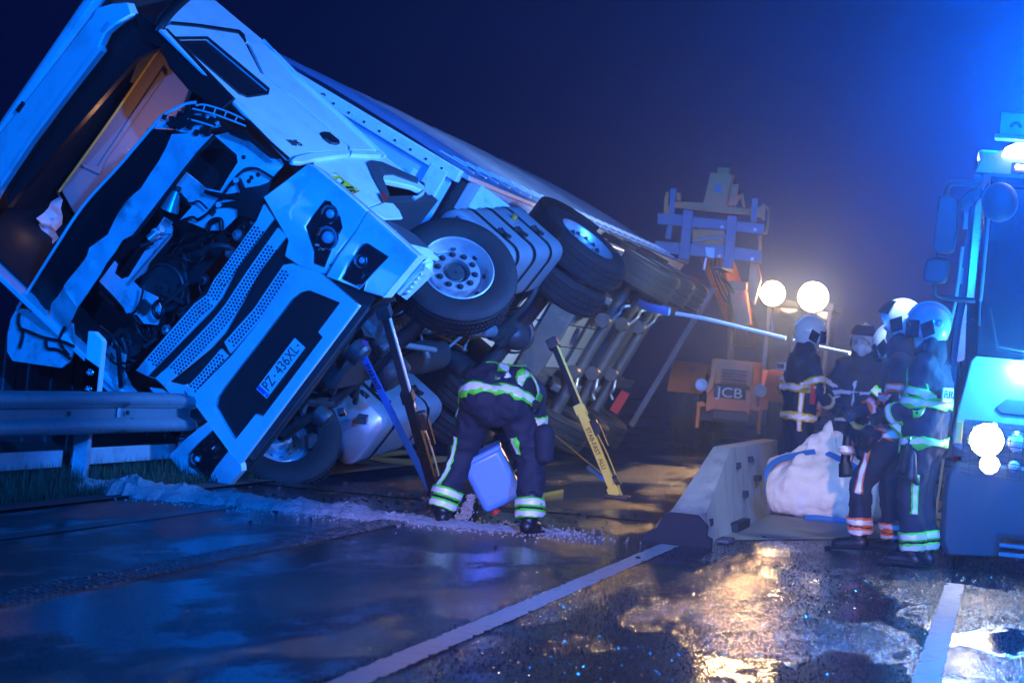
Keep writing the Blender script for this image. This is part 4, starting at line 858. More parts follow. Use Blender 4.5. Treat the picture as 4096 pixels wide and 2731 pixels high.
# ------------------------------------------------------------------ recovery sling hung from the trailer
P = [(-4.422,1.975),(-4.324,1.944),(-4.186,1.916),(-3.967,1.893)]; Q = [(-3.89,1.877),(-3.492,1.84),(-3.003,1.767),(-2.491,1.691)]; P3 = [(-2.344,1.665),(-1.993,1.611),(-1.698,1.578)]
sl = empty('recovery_sling', loc=(P[0][0], 26, 0)); props(sl, 'webbing sling running from the trailer axles to the firefighters, blue then white', 'sling')
otube('blue_sleeve', [V(x, 26-.16*i, z)-sl.location for i, (x, z) in enumerate(P)], .05, 'blue_strap', sl, flat=(.35, 1), n=10)
otube('white_webbing', [V(x, 25.5-.3*i, z)-sl.location for i, (x, z) in enumerate(Q)], .022, 'white_strap', sl, flat=(.3, 1), n=10)
otube('pull_rope', [V(x, 24-.2*i, z)-sl.location for i, (x, z) in enumerate(P3)], .018, 'white_strap', sl)

# ------------------------------------------------------------------ concrete barrier
jb = empty('concrete_barrier', loc=(-2.2, 15.6, 0)); props(jb, 'stained concrete road barrier with a sloping end, beside the white bags', 'barrier')
def jprof(k): # k = height factor of the sloping terminal
    H_ = .12+.53*k
    w = lambda z: .175-.05*min(1, z/.2)-.06*max(0, (z-.2)/.45) if H_ > .2 else .175-.03*z
    zs = [0, .06, .13, .21, .38, .58]; out = []
    zs = [z for z in zs if z < H_-.03]+[H_]
    while len(zs) < 7: zs.append(H_)
    L = [(-w(z), z) for z in zs]; Rr = [(w(z), z) for z in zs][::-1]
    return L+Rr
bm = bmesh.new(); rows = []
for y in [0, .12, .4, .8, 1.2, 1.6, 1.95, 2.0, 3.0, 4.2, 5.6]:
    k = min(1, max(0, (y-.05)/1.9)); rows.append([bm.verts.new((x+rnd.uniform(-.004, .004), y, z)) for x, z in jprof(k)])
for a, b in zip(rows, rows[1:]):
    for i in range(len(a)): 
        try: bm.faces.new((a[i], a[(i+1) % len(a)], b[(i+1) % len(a)], b[i]))
        except ValueError: pass
bm.faces.new(rows[0][::-1]); bm.faces.new(rows[-1]); bmesh.ops.remove_doubles(bm, verts=bm.verts[:], dist=.0005)
finish('barrier_body', bm, 'concrete', jb, smooth=30, bevel=.012)
bm = bmesh.new(); vs = [(-.26, 0), (.24, 0), (.24, .06), (.20, .08), (.20, .15), (.12, .22), (-.10, .22), (-.14, .15), (-.16, .10), (-.26, .04)]
A = [bm.verts.new((x, -.06, z)) for x, z in vs]; B = [bm.verts.new((x, .02, z)) for x, z in vs]; bm.faces.new(A); bm.faces.new(B[::-1])
for i in range(len(vs)): bm.faces.new((A[i], A[(i+1) % len(vs)], B[(i+1) % len(vs)], B[i]))
finish('end_shoe', bm, 'matt', jb)
for y, z in ((.55, .14), (2.35, .50), (3.2, .53), (2.7, .26), (3.6, .36)): obox('recess', (.130 if z < .4 else .085, y, z), (.06, .10, .05), 'matt', jb, rot=(0, -.12, 0), bevel=.004)
for y, z in ((2.9, .24), (3.5, .50)): obox('rust_patch', (.135-.06*max(0, z-.2)/.45, y, z), (.012, .06, .05), 'jcbdark', jb, bevel=.002)
obox('drain_slot', (.17, 2.1, .04), (.10, .8, .07), 'matt', jb, bevel=.004)
for k in range(3): obox('anchor_clip', (.26, .45+.14*k, .02), (.10, .05, .03), 'castiron', jb, rot=(0, 0, .4*k))

# ------------------------------------------------------------------ big bags
WRINK = bpy.data.textures.new('bag_wrinkles', 'CLOUDS'); WRINK.noise_scale = .19; WRINK.noise_depth = 2; WRINK.noise_type = 'HARD_NOISE'
def bigbag(name, loc, W_, D_, Hb, top, label, seed, rz=0):
    e = empty(name, loc=loc); e.rotation_euler[2] = rz; props(e, label, 'bag', 'white bulk bags behind the barrier')
    r = random.Random(seed); bm = bmesh.new(); n = 64; rows = []
    prof = [(0, .84), (.03, .95), (.12, 1.03), (.28, 1.07), (.46, 1.05), (.62, .98), (.76, .86), (.86, .72), (.93, .60), (1.0, .50), (1.08, .46), (1.2, .44), (1.34, .40), (1.46, .30), (1.52, .14)]
    ph = [r.uniform(0, 6.28) for _ in range(8)]
    for (hz_, w) in prof:
        row = []
        for k in range(n):
            t = 2*math.pi*k/n; c, s = math.cos(t), math.sin(t); ex = .68
            x = math.copysign(abs(c)**ex, c)*W_/2*w; y = math.copysign(abs(s)**ex, s)*D_/2*w
            f = max(0, hz_-.5)
            fold = 1+min(.5, f)*.42*(.5*math.sin(5*t+ph[0])+.35*math.sin(9*t+ph[1]+hz_*2)+.25*math.sin(14*t+ph[2]+hz_*5))+.010*math.sin(9*t+ph[3]+hz_*9)+.006*math.sin(23*t+hz_*40)
            lump = .62+.38*math.sin(t*2+ph[4])*.8+.22*math.sin(3*t+ph[5])+.10*math.sin(8*t+ph[6])
            z = hz_*Hb if hz_ < .9 else Hb*.9+(hz_-.9)/.62*(top-Hb*.9)*max(.12, lump)
            row.append(bm.verts.new((x*fold+.10*f*math.sin(ph[7]), y*fold, max(z, .002))))
        rows.append(row)
    for a, b in zip(rows, rows[1:]):
        for k in range(n): bm.faces.new((a[k], a[(k+1) % n], b[(k+1) % n], b[k]))
    bm.faces.new(rows[0][::-1]); bm.faces.new(rows[-1])
    bb = finish('bag_body', bm, 'bag', e, smooth=70, sub=2); dm = bb.modifiers.new('wrinkles', 'DISPLACE'); dm.texture = WRINK; dm.strength = .06; dm.mid_level = .5; dm.texture_coords = 'LOCAL'
    for sx, sy in ((-1, -1), (1, -1)):
        x0, y0 = sx*W_*.40, sy*D_*.5
        otube('lifting_strap', [V(x0*.98, y0*1.09, Hb*.12), V(x0*1.0, y0*1.10, Hb*.35), V(x0*.98, y0*1.03, Hb*.6), V(x0*.80, y0*.85, Hb*.80), V(x0*.35, y0*.62, Hb*.93), V(x0*.1, y0*.5, Hb*.98)], .030, 'blue_strap', e, flat=(1, .25), up=(1, 0, 0))
    return e
bigbag('bulk_bag', (-1.64, 20.5, 0), 1.14, 1.0, .62, .86, 'large full white bulk bag with blue lifting straps, beside the barrier', 5)
bigbag('bulk_bag', (-.98, 21.5, 0), .62, .8, .62, .92, 'smaller white bulk bag half hidden behind the standing firefighters', 9, .3)
q = [(-1.689,19.866),(-1.56,19.864),(-1.209,19.922)]; o = otube('bag_strap', [(q[0][0], q[0][1], .015), (q[1][0], q[1][1], .03), (q[2][0], q[2][1], .015)], .03, 'blue_strap', None, flat=(1, .4), up=(0, 0, 1)); props(o, 'loose blue strap on the ground in front of the large bag', 'strap')

# ------------------------------------------------------------------ lit lamp lenses
def glow(name, col, s):
    m = bpy.data.materials.new(name); m.use_nodes = True; b = m.node_tree.nodes['Principled BSDF']
    b.inputs['Base Color'].default_value = (.8, .8, .8, 1); b.inputs['Emission Color'].default_value = (*col, 1); b.inputs['Emission Strength'].default_value = s; MT[name] = m
glow('lit_headlamp', (1, .86, .66), 45); glow('lit_halogen', (1, .70, .38), 16); glow('lit_worklight', (1, .66, .30), 45); glow('lit_blue', (.2, .65, 1), 90); glow('lit_white', (.75, .90, 1), 10)
def wpoly(name, pts, Y, m, parent, thick=.06, holes=(), bevel=.008, **k):
    o = parent.location; return shape(name, pts, m, parent, lambda x, z: V(x, Y, z)-o, thick, holes, tdir=(0, 1, 0), bevel=bevel, **k)
# ------------------------------------------------------------------ telehandler
jc = empty('telehandler', loc=(-4.2, 34, 0)); props(jc, 'orange telehandler with raised fork carriage and two glaring work lamps, behind the trailer', 'telehandler')
jl = jc.location
def jb_(name, x0, x1, y0, y1, z0, z1, m, par=None, bevel=.02, rot=None): return obox(name, V((x0+x1)/2, (y0+y1)/2, (z0+z1)/2)-jl, (x1-x0, y1-y0, z1-z0), m, par or jc, bevel=bevel, rot=rot)
nose = wpoly('nose_plate', [(-4.467,0.999),(-3.969,0.99),(-3.882,0.994),(-3.885,0.634),(-3.951,0.677),(-4.248,0.66),(-4.448,0.665),(-4.568,0.611),(-4.578,0.851)], 34, 'jcb', jc, .35)
sg = jb_('name_board', -4.47, -3.97, 33.975, 33.99, .85, 1.02, 'ink', nose, bevel=.004)
text('JCB', nose, V(-4.22, 33.97, .932)-jl, (1, 0, 0), (0, 0, 1), .21, 'plate', sx=1.25)
wpoly('nose_upright', [(-4.467,1.26),(-4.492,0.996),(-4.566,0.852),(-4.6,0.949),(-4.515,1.23)], 33.98, 'jcb', jc, .10)
wpoly('nose_upright', [(-3.929,1.088),(-3.843,1.097),(-3.8,0.779),(-3.859,0.748),(-3.912,0.991)], 33.98, 'jcb', jc, .10)
wpoly('lamp_bracket', [(-4.71,0.739),(-4.633,0.771),(-4.566,0.728),(-4.57,0.69),(-4.699,0.677)], 33.9, 'jcb', jc, .1); wpoly('lamp_bracket', [(-3.887,0.783),(-3.712,0.763),(-3.707,0.709),(-3.854,0.699)], 33.9, 'jcb', jc, .1)
for x in (-4.68, -3.72): ocyl('bracket_leg', V(x, 33.95, .75)-jl, V(x, 33.95, .35)-jl, .03, 'jcb', jc)
jb_('chassis', -4.5, -3.9, 34.2, 38, .5, 1.05, 'jcbdark'); jb_('front_axle', -4.9, -3.5, 34.7, 34.95, .45, .7, 'castiron')
for x, s in ((-4.95, -1), (-3.45, 1)):
    wheel(jc, V(x, 34.9, .62)-jl, (s, 0, 0), .62, .44); wheel(jc, V(x, 37.3, .62)-jl, (s, 0, 0), .62, .44)
for s, x in ((-1, -4.95), (1, -3.45)):
    bm = bmesh.new(); A = []
    for k in range(11):
        t = R_(20+140*k/10); A.append([bm.verts.new(V(x+dx, 34.9-math.cos(t)*.78, .62+math.sin(t)*.74)-jl) for dx in (-.28, .28)])
    for a, b in zip(A, A[1:]): bm.faces.new((a[0], a[1], b[1], b[0]))
    bmesh.ops.solidify(bm, geom=bm.faces[:], thickness=.03); finish('mudguard', bm, 'jcb', jc)
# cab on the right flank
jb_('cab_lower', -3.9, -2.9, 35.3, 37.1, .7, 1.35, 'jcb'); cg = jb_('cab_glass', -3.86, -2.94, 35.35, 37.0, 1.35, 2.38, 'glass'); jb_('cab_roof', -3.95, -2.85, 35.2, 37.1, 2.38, 2.5, 'jcbdark')
for x in (-3.88, -2.92): jb_('cab_pillar', x-.03, x+.03, 35.3, 35.37, 1.35, 2.4, 'jcbdark', bevel=.005)
# boom rising towards the carriage
bm = bmesh.new()
a, b = V(-4.5, 37.8, 1.9)-jl, V(-4.75, 33.6, 3.35)-jl; x_, y_, d_ = basis(b-a); add_box(bm, (a+b)/2, (.34, .42, (b-a).length), Matrix((x_, y_, d_)).transposed()); finish('boom', bm, 'jcb', jc, bevel=.02)
wpoly('boom_nose', [(-4.766,4.262),(-4.423,4.262),(-4.488,3.778),(-4.832,3.785)], 33.4, 'jcb', jc, .25); wpoly('boom_cap', [(-4.663,4.356),(-4.483,4.361),(-4.474,4.259),(-4.68,4.26)], 33.45, 'jcb', jc, .15)
text('123', jc, V([(-4.621,4.031)][0][0], 33.38, [(-4.621,4.031)][0][1])-jl, (1, 0, 0), (0, 0, 1), .14, 'fork') if False else None
wpoly('boom_plate', [(-4.669,4.088),(-4.576,4.095),(-4.573,3.975),(-4.667,3.976)], 33.38, 'fork', jc, .015, bevel=0)
wpoly('tilt_cylinder', [(-4.439,4.125),(-4.337,4.133),(-4.357,3.806),(-4.459,3.798)], 33.5, 'jcb', jc, .1)
wpoly('hose_guard', [(-4.322,3.958),(-4.248,3.99),(-4.185,3.781),(-4.228,3.777),(-4.277,3.928),(-4.349,3.785),(-4.376,3.8)], 33.45, 'jcb', jc, .05)
wpoly('top_tube', [(-5.25,3.764),(-4.804,3.779),(-4.101,3.741),(-4.094,3.665),(-4.45,3.653),(-5.241,3.676)], 33.2, 'jcb', jc, .10)
wpoly('tube_end', [(-4.102,3.749),(-3.895,3.799),(-3.862,3.632),(-4.092,3.648)], 33.22, 'jcb', jc, .10)
for P in ([(-5.313,3.952),(-5.216,3.959),(-5.217,3.584),(-5.229,3.174),(-5.32,3.184),(-5.294,3.578)], [(-4.054,3.897),(-3.97,3.903),(-3.961,3.549),(-4.045,3.542)]): wpoly('mast_post', P, 33.1, 'fork', jc, .05)
for P in ([(-5.376,3.9),(-5.342,3.903),(-5.329,3.682),(-5.303,3.684),(-5.301,3.564),(-5.388,3.575),(-5.4,3.796)], [(-5.221,3.904),(-5.161,3.9),(-5.149,3.781),(-5.209,3.777)], [(-3.909,3.828),(-3.859,3.832),(-3.845,3.596),(-3.887,3.593)], [(-3.914,3.353),(-3.869,3.357),(-3.841,2.937),(-3.876,2.951)]): wpoly('side_lug', P, 33.15, 'jcb', jc, .08)
otube('hose_loop', [V(x, 33.1, z)-jl for x, z in [(-3.847,3.769),(-3.795,3.748),(-3.785,3.563),(-3.794,3.393),(-3.846,3.398)]], .02, 'jcb', jc)
car = wpoly('carriage_bar', [(-5.457,3.557),(-5.089,3.56),(-4.891,3.542),(-4.405,3.531),(-3.829,3.518),(-3.814,3.364),(-4.39,3.38),(-4.875,3.383),(-5.08,3.383),(-5.441,3.391)], 33.0, 'fork', jc, .06)
wpoly('carriage_bar', [(-5.454,3.135),(-5.056,3.13),(-4.41,3.15),(-3.824,3.114),(-3.819,2.938),(-4.391,2.948),(-5.056,2.952),(-5.443,2.97)], 33.0, 'fork', jc, .06)
wpoly('carriage_plate', [(-4.922,3.369),(-4.428,3.376),(-4.405,3.14),(-4.899,3.133)], 33.12, 'jcb', jc, .03)
wpoly('carriage_clamp', [(-4.683,3.1),(-4.531,3.105),(-4.523,2.936),(-4.644,2.951)], 32.97, 'galv', jc, .02)
for P in ([(-5.054,3.635),(-4.9,3.631),(-4.907,3.258),(-4.896,2.877),(-5.059,2.881),(-5.051,3.246)], [(-4.383,3.604),(-4.236,3.599),(-4.227,3.246),(-4.219,2.808),(-4.38,2.811),(-4.378,3.233)]):
    f = wpoly('fork', P, 32.92, 'fork', jc, .05)
    x0, z0 = P[3]; x1, z1 = P[4]
    bm = bmesh.new(); xc, w = (x0+x1)/2, abs(x0-x1); A = [V(xc-w/2, 32.92, z0-.02), V(xc+w/2, 32.92, z0-.02), V(xc+w*.4, 31.75, z0-.05), V(xc-w*.4, 31.75, z0-.05)]
    va = [bm.verts.new(p-jl) for p in A]; vb = [bm.verts.new(p-jl-V(0, 0, t)) for p, t in zip(A, (.05, .05, .015, .015))]
    bm.faces.new(va); bm.faces.new(vb[::-1])
    for i in range(4): bm.faces.new((va[i], va[(i+1) % 4], vb[(i+1) % 4], vb[i]))
    finish('fork_blade', bm, 'fork', f)
a_, b_ = [(-4.883,3.167),(-4.377,3.293)]; otube('carriage_rod', [V(a_[0], 32.96, a_[1])-jl, V(b_[0], 32.96, b_[1])-jl], .022, 'alu', jc, smooth=False)
a_, b_ = [(-4.648,2.941),(-4.664,2.754)]; otube('lock_rod', [V(a_[0], 32.96, a_[1])-jl, V(b_[0], 32.96, b_[1])-jl], .02, 'alu', jc, smooth=False)
wpoly('lift_frame', [(-4.413,2.649),(-4.078,2.652),(-4.066,2.524),(-4.409,2.512)], 33.6, 'jcb', jc, .2); wpoly('lift_column', [(-4.353,2.513),(-4.086,2.519),(-3.959,2),(-4.181,1.98)], 33.7, 'jcb', jc, .2)
wpoly('lift_ram', [(-4.044,2.958),(-3.932,2.95),(-3.85,2.718),(-3.915,2.319),(-3.966,2.315),(-4.046,2.53),(-4.042,2.753)], 33.5, 'jcb', jc, .12)
for (x, z), r in zip([(-3.708,2.529),(-3.083,2.53)], (.19, .23)):
    bm = bmesh.new(); add_lathe(bm, [(r*1.12, .10), (r*1.15, .0), (r*1.02, -.01)], V(x, 34, z)-jl, (0, 1, 0), 28); lb = finish('work_lamp', bm, 'jcbdark', jc)
    bm = bmesh.new(); add_lathe(bm, [(r, 0), (r*.8, -.03), (r*.4, -.05), (.001, -.055)], V(x, 34, z)-jl, (0, 1, 0), 28); finish('lamp_lens', bm, 'lit_worklight', lb)
    ocyl('lamp_stalk', V(x, 34.1, z)-jl, V(x+.1*(1 if x > -3.5 else -1), 35.3, 2.42)-jl, .02, 'jcbdark', lb)
    lamp('SPOT', 'work_lamp_light', (x, 33.9, z), 620, WARM, .12, (-2.0, 17, .0), 46, .9)
# ------------------------------------------------------------------ fire engine, front left part in view
fe = empty('fire_engine', loc=(.8, 16.2, 0)); props(fe, 'red fire engine with glaring headlamp and blue flashers at the right edge', 'fire engine')
fl = fe.location
FY = 16.2
def fpoly(name, pts, m, y=FY, thick=.06, par=None, rk=0, **k):
    o = shape(name, pts, m, par or fe, lambda x, z: V(x, y+rk*max(0, z-1.52), z)-fl, thick, (), tdir=(0, 1, 0), bevel=k.pop('bevel', .01), **k); return o
def fb(name, c, s, m, par=None, **k): return obox(name, V(*c)-fl, s, m, par or fe, **k)
fpoly('windscreen', [(-.27, 1.52), (-.262, 2.0), (-.262, 2.55), (-.285, 2.86), (-.2, 2.93), (1.8, 2.93), (1.95, 1.52)], 'glass', FY+.05, .03, rk=.13)
fpoly('windscreen_pillar', [(-0.335,2.719),(-0.297,2.805),(-0.273,2.661),(-0.269,2.505),(-0.274,2.016),(-0.256,1.76),(-0.276,1.759),(-0.283,1.943),(-0.294,2.451)], 'bumper', FY+.02, .1)
fpoly('red_pillar', [(-0.333,2.698),(-0.375,2.664),(-0.374,1.935),(-0.392,1.748),(-0.401,1.479),(-0.343,1.5),(-0.369,1.951),(-0.318,1.935),(-0.315,2.45)], 'fire_red', FY+.03, .1)
fpoly('cab_side_edge', [(-.445, .95), (-.45, 1.6), (-.43, 2.2), (-.40, 2.9), (-.33, 2.95), (-.36, 2.3), (-.385, 1.7), (-.385, .95)], 'bumper', FY+.10, .35)
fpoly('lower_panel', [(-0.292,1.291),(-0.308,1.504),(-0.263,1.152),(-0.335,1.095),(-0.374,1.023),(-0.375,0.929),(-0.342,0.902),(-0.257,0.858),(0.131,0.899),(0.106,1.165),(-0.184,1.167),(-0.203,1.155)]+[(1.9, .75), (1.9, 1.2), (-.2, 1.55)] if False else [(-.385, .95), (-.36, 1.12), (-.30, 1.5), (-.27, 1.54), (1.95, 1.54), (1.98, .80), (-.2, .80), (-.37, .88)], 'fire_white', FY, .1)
fpoly('grille_strip', [(-.10, 1.18), (-.02, 1.26), (1.6, 1.26), (1.6, 1.14), (-.05, 1.14)], 'bumper', FY-.02, .03)
bump = fpoly('bumper', [(-.41, .50), (-.40, .20), (-.36, .09), (0.02, .12), (.03, .26), (1.6, .26), (1.98, .3), (2.0, .70), (1.6, .80), (-.33, .78), (-.40, .68)], 'bumper', FY-.08, .35, bevel=.04)
for z in (.24, .175): fb('step_bar', (.35, FY-.02, z-.03), (.66, .12, .03), 'fire_white')
def lampunit(x, z, r, m, name):
    bm = bmesh.new(); add_lathe(bm, [(r*1.1, .05), (r*1.12, -.02), (r, -.03)], V(x, FY-.06, z)-fl, (0, 1, 0), 26); h = finish(name, bm, 'chrome', fe)
    bm = bmesh.new(); add_lathe(bm, [(r, -.02), (r*.6, -.045), (.001, -.05)], V(x, FY-.06, z)-fl, (0, 1, 0), 26); finish('lamp_lens', bm, m, h); return h
lampunit(-.135, .945, .12, 'lit_headlamp', 'headlamp'); lampunit(-.10, .775, .07, 'lit_halogen', 'fog_lamp'); lampunit(.07, .95, .07, 'lens', 'headlamp'); lampunit(.07, .78, .045, 'lens', 'fog_lamp')
fb('headlamp_surround', (-.02, FY-.02, .88), (.56, .05, .40), 'bumper')
fb('side_indicator', (-.335, FY-.07, .98), (.05, .06, .16), 'orange')
for z in (1.05, 1.01, .97, .93, .89, .85, .81, .77, .73, .70): otube('lamp_guard_wire', [V(-.30, FY-.13, z)-fl, V(-.2, FY-.18, z-.005)-fl, V(.1, FY-.18, z-.015)-fl, V(.22, FY-.12, z-.02)-fl], .003, 'matt', fe)
for x in (-.24, -.15, -.06, .03, .12, .20): otube('lamp_guard_wire', [V(x, FY-.15, 1.08)-fl, V(x, FY-.185, .9)-fl, V(x, FY-.15, .68)-fl], .003, 'matt', fe)
# mirrors
def rbox(name, pts, y, m, par, th=.10): return fpoly(name, pts, m, y, th, par, bevel=.025)
mr = rbox('main_mirror', [(-0.629,2.652),(-0.534,2.664),(-0.483,2.637),(-0.471,2.422),(-0.487,2.256),(-0.535,2.242),(-0.616,2.243),(-0.638,2.264),(-0.636,2.46)], 15.95, 'black', fe)
rbox('wide_mirror', [(-0.682,2.193),(-0.593,2.216),(-0.517,2.212),(-0.498,2.173),(-0.515,2.032),(-0.575,2.02),(-0.671,2.019),(-0.689,2.053)], 15.96, 'black', mr)
otube('mirror_bracket', [V(x, 16.0+.02*i, z)-fl for i, (x, z) in enumerate([(-0.582,2.64),(-0.578,2.702),(-0.561,2.745),(-0.512,2.759),(-0.422,2.76),(-0.341,2.756)])], .022, 'black', mr)
otube('mirror_bracket', [V(x, 16.0+.02*i, z)-fl for i, (x, z) in enumerate([(-0.606,2.029),(-0.598,1.968),(-0.577,1.939),(-0.526,1.928),(-0.404,1.928),(-0.309,1.932)])], .020, 'black', mr)
otube('mirror_stalk', [V(x, 16.0, z)-fl for x, z in [(-0.592,2.257),(-0.591,2.196)]], .022, 'black', mr, smooth=False)
fpoly('mirror_arm', [(-0.484,2.646),(-0.438,2.701),(-0.342,2.761),(-0.327,2.71),(-0.38,2.623),(-0.466,2.57)], 'black', 16.08, .06)
bm = bmesh.new(); bmesh.ops.create_uvsphere(bm, u_segments=24, v_segments=14, radius=.13, matrix=Matrix.Translation(V(-.20, 16.02, 2.64)-fl) @ Matrix.Diagonal((1, .6, 1.1, 1))); finish('kerb_mirror', bm, 'black', fe)
# roof, light bar and sign
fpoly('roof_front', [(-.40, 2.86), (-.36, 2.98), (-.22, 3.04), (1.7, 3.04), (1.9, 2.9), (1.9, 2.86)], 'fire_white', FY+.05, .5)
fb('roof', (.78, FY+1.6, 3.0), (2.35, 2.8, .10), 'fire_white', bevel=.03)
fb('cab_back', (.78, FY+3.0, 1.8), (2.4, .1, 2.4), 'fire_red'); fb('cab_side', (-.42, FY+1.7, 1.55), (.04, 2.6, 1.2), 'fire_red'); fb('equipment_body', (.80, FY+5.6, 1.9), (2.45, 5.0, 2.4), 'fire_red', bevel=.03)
fb('windscreen_side', (-.40, FY+1.5, 2.5), (.03, 2.0, .8), 'glass'); fb('cab_floor', (.78, FY+1.5, .9), (2.3, 2.6, .2), 'bumper')
sgn = fb('roof_sign', (.12, FY+.05, 3.225), (.74, .10, .16), 'fire_white'); 
bm = bmesh.new(); add_lathe(bm, [(.045, 0), (.045, .004), (.02, .004), (.02, 0)], V(-.14, FY-.002, 3.20)-fl, (0, -1, 0), 24); [bm.verts.remove(v) for v in [v for v in bm.verts if v.co.z < 3.195]]; finish('sign_emblem', bm, 'matt', sgn)
fb('sign_shelf', (.12, FY+.03, 3.125), (.80, .2, .03), 'fire_white')
lb = fpoly('light_bar', [(-.22, 2.985), (-.20, 3.05), (-.12, 3.09), (1.5, 3.09), (1.5, 2.985)], 'lit_white', FY-.03, .06)
ml = fb('marker_lamp', (-.07, FY-.03, 2.915), (.09, .05, .03), 'lit_headlamp'); fb('marker_housing', (-.07, FY-.01, 2.905), (.15, .05, .08), 'black')
bm = bmesh.new(); add_box(bm, V(.07, FY-.04, 1.46)-fl, (.16, .05, .08)); finish('front_flasher', bm, 'lit_blue', fe, bevel=.01)
bm = bmesh.new(); add_cyl(bm, V(.40, FY+.3, 3.08)-fl, V(.40, FY+.3, 3.27)-fl, .11, .09, 20); finish('roof_beacon', bm, 'lit_blue', fe)
for x in (-.18, 1.78): wheel(fe, V(x, 17.35, .52)-fl, (-1 if x < 0 else 1, 0, 0), .52, .32)
fb('chassis', (.8, 18.8, .62), (1.0, 5.6, .3), 'chassis')
otube('wiper', [V(.1, FY-.01, 1.60)-fl, V(-.12, FY-.01, 1.62)-fl, V(-.2, FY-.01, 1.9)-fl], .008, 'matt', fe, smooth=False)
lamp('SPOT', 'headlamp_light', (-.135, FY-.22, .945), 45, (1, .85, .64), .07, (-.5, 6, -.2), 85, .9)
lamp('SPOT', 'foglamp_light', (-.10, FY-.22, .79), 14, (1, .72, .42), .05, (-.3, 8, -.2), 90, .9)
lamp('POINT', 'flasher_light', (.07, FY-.25, 1.46), 130, (.03, .36, 1), .06)
lamp('POINT', 'roof_beacon_light', (.40, FY+.3, 3.48), 4600, (.0, .19, 1), .08)
lamp('SPOT', 'scene_light', (-.42, FY+.2, 3.0), 400, WHITE, .12, (-4.0, 19.5, 1.2), 125, .5)
# ------------------------------------------------------------------ odds and ends
q = [(-0.608,22.239)][0]
br = empty('broom', loc=(q[0], q[1], 0)); props(br, 'broom with pale handle standing between the firefighter and the fire engine', 'broom')
otube('handle', [(.0, .0, .06), (.02, .1, .62), (.035, .2, 1.2)], .014, 'strut', br); obox('brush_head', (0, 0, .04), (.32, .07, .06), 'cloth', br); obox('bristles', (0, 0, .008), (.30, .05, .03), 'matt', br)
wb = empty('warning_board', loc=(-1.75, 24.5, 0)); props(wb, 'low red warning board standing behind the large bag', 'board')
obox('board', (.15, 0, .78), (.45, .04, .20), 'red', wb); 
for x in (0, .3): ocyl('leg', (x, .02, 0), (x, .02, .70), .02, 'castiron', wb)

otube('pillar_trim', [V(x, FY-.0, z)-fl for x, z in [(-0.273,2.661),(-0.269,2.505),(-0.269,2.017),(-0.272,1.934)]], .012, 'fire_white', fe); otube('grab_rail', [V(x, FY+.02, z)-fl for x, z in [(-0.435,2.315),(-0.439,2.148),(-0.449,1.918),(-0.473,1.741)]], .014, 'fire_white', fe)
for z in (2.05, 2.45): otube('door_hinge', [V(-.43, FY+.08, z)-fl, V(-.43, FY+.08, z+.12)-fl], .018, 'fire_white', fe, smooth=False)

fld = fb('side_fill_lens', (-.445, 23.2, 2.85), (.05, .5, .16), 'lit_white'); lamp('SPOT', 'side_fill_light', (-.55, 23.2, 2.9), 2300, WHITE, .12, (-5.4, 25.6, 1.0), 100, .6)  # added lamp and lens out of view, brightening trailer underside and telehandler
# machine details: hoses, headlamps, grille, rivets, wipers
for k in range(4): otube('hydraulic_hose', [V(-4.62+.05*k, 33.5, 3.05)-jl, V(-4.60+.06*k, 33.35, 2.85-.05*k)-jl, V(-4.50+.07*k, 33.5, 2.55)-jl, V(-4.45+.06*k, 34.2, 2.35)-jl], .018, 'hose', jc)
otube('tilt_ram', [V(-4.62, 33.5, 3.5)-jl, V(-4.60, 34.6, 3.05)-jl], .05, 'alu', jc, smooth=False); otube('lift_cylinder', [V(-4.35, 34.6, 1.1)-jl, V(-4.5, 35.4, 2.5)-jl], .08, 'jcbdark', jc, smooth=False)
for x in (-4.66, -3.74):
    bm = bmesh.new(); add_lathe(bm, [(.09, .08), (.10, 0), (.085, -.01), (.05, .01), (.001, .015)], V(x, 33.88, 1.02)-jl, (0, 1, 0), 20); finish('road_lamp', bm, 'lens', jc)
for k in range(5): jb_('nose_louvre', -4.42, -4.02, 34.3, 34.34, 1.08+.05*k, 1.10+.05*k, 'jcbdark', bevel=.004)
jb_('engine_cover', -4.62, -3.95, 34.5, 36.5, 1.05, 1.45, 'jcb'); jb_('cab_wiper', -3.5, -3.47, 35.31, 35.33, 1.5, 2.1, 'matt', bevel=0)
for x in (-4.95, -4.45, -3.95): 
    for z in (3.42, 2.98): ocyl('carriage_pin', V(x, 32.99, z)-jl, V(x, 32.95, z)-jl, .025, 'galv', jc, n=10)

# ------------------------------------------------------------------ people
def capsule(bm, a, b, r0, r1, n=14):
    a, b = Vector(a), Vector(b)
    if (b-a).length < 1e-4: b = a+V(0, 0, 1e-3)
    add_cyl(bm, a, b, r0, r1, n)
    for p, r in ((a, r0), (b, r1)): bmesh.ops.create_uvsphere(bm, u_segments=n, v_segments=9, radius=r, matrix=Matrix.Translation(p))
FOLD = bpy.data.textures.new('fabric_folds', 'CLOUDS'); FOLD.noise_scale = .075; FOLD.noise_depth = 2
def blob(name, caps, m, parent, vox=.017, smooth=5, fold=.0):
    bm = bmesh.new()
    for c in caps: capsule(bm, *c)
    o = finish(name, bm, m, parent, smooth=180)
    r = o.modifiers.new('remesh', 'REMESH'); r.mode = 'VOXEL'; r.voxel_size = vox; r.use_smooth_shade = True
    s = o.modifiers.new('smooth', 'SMOOTH'); s.factor = .6; s.iterations = smooth
    if fold:
        d = o.modifiers.new('folds', 'DISPLACE'); d.texture = FOLD; d.strength = fold; d.mid_level = .5; d.texture_coords = 'LOCAL'
    return o
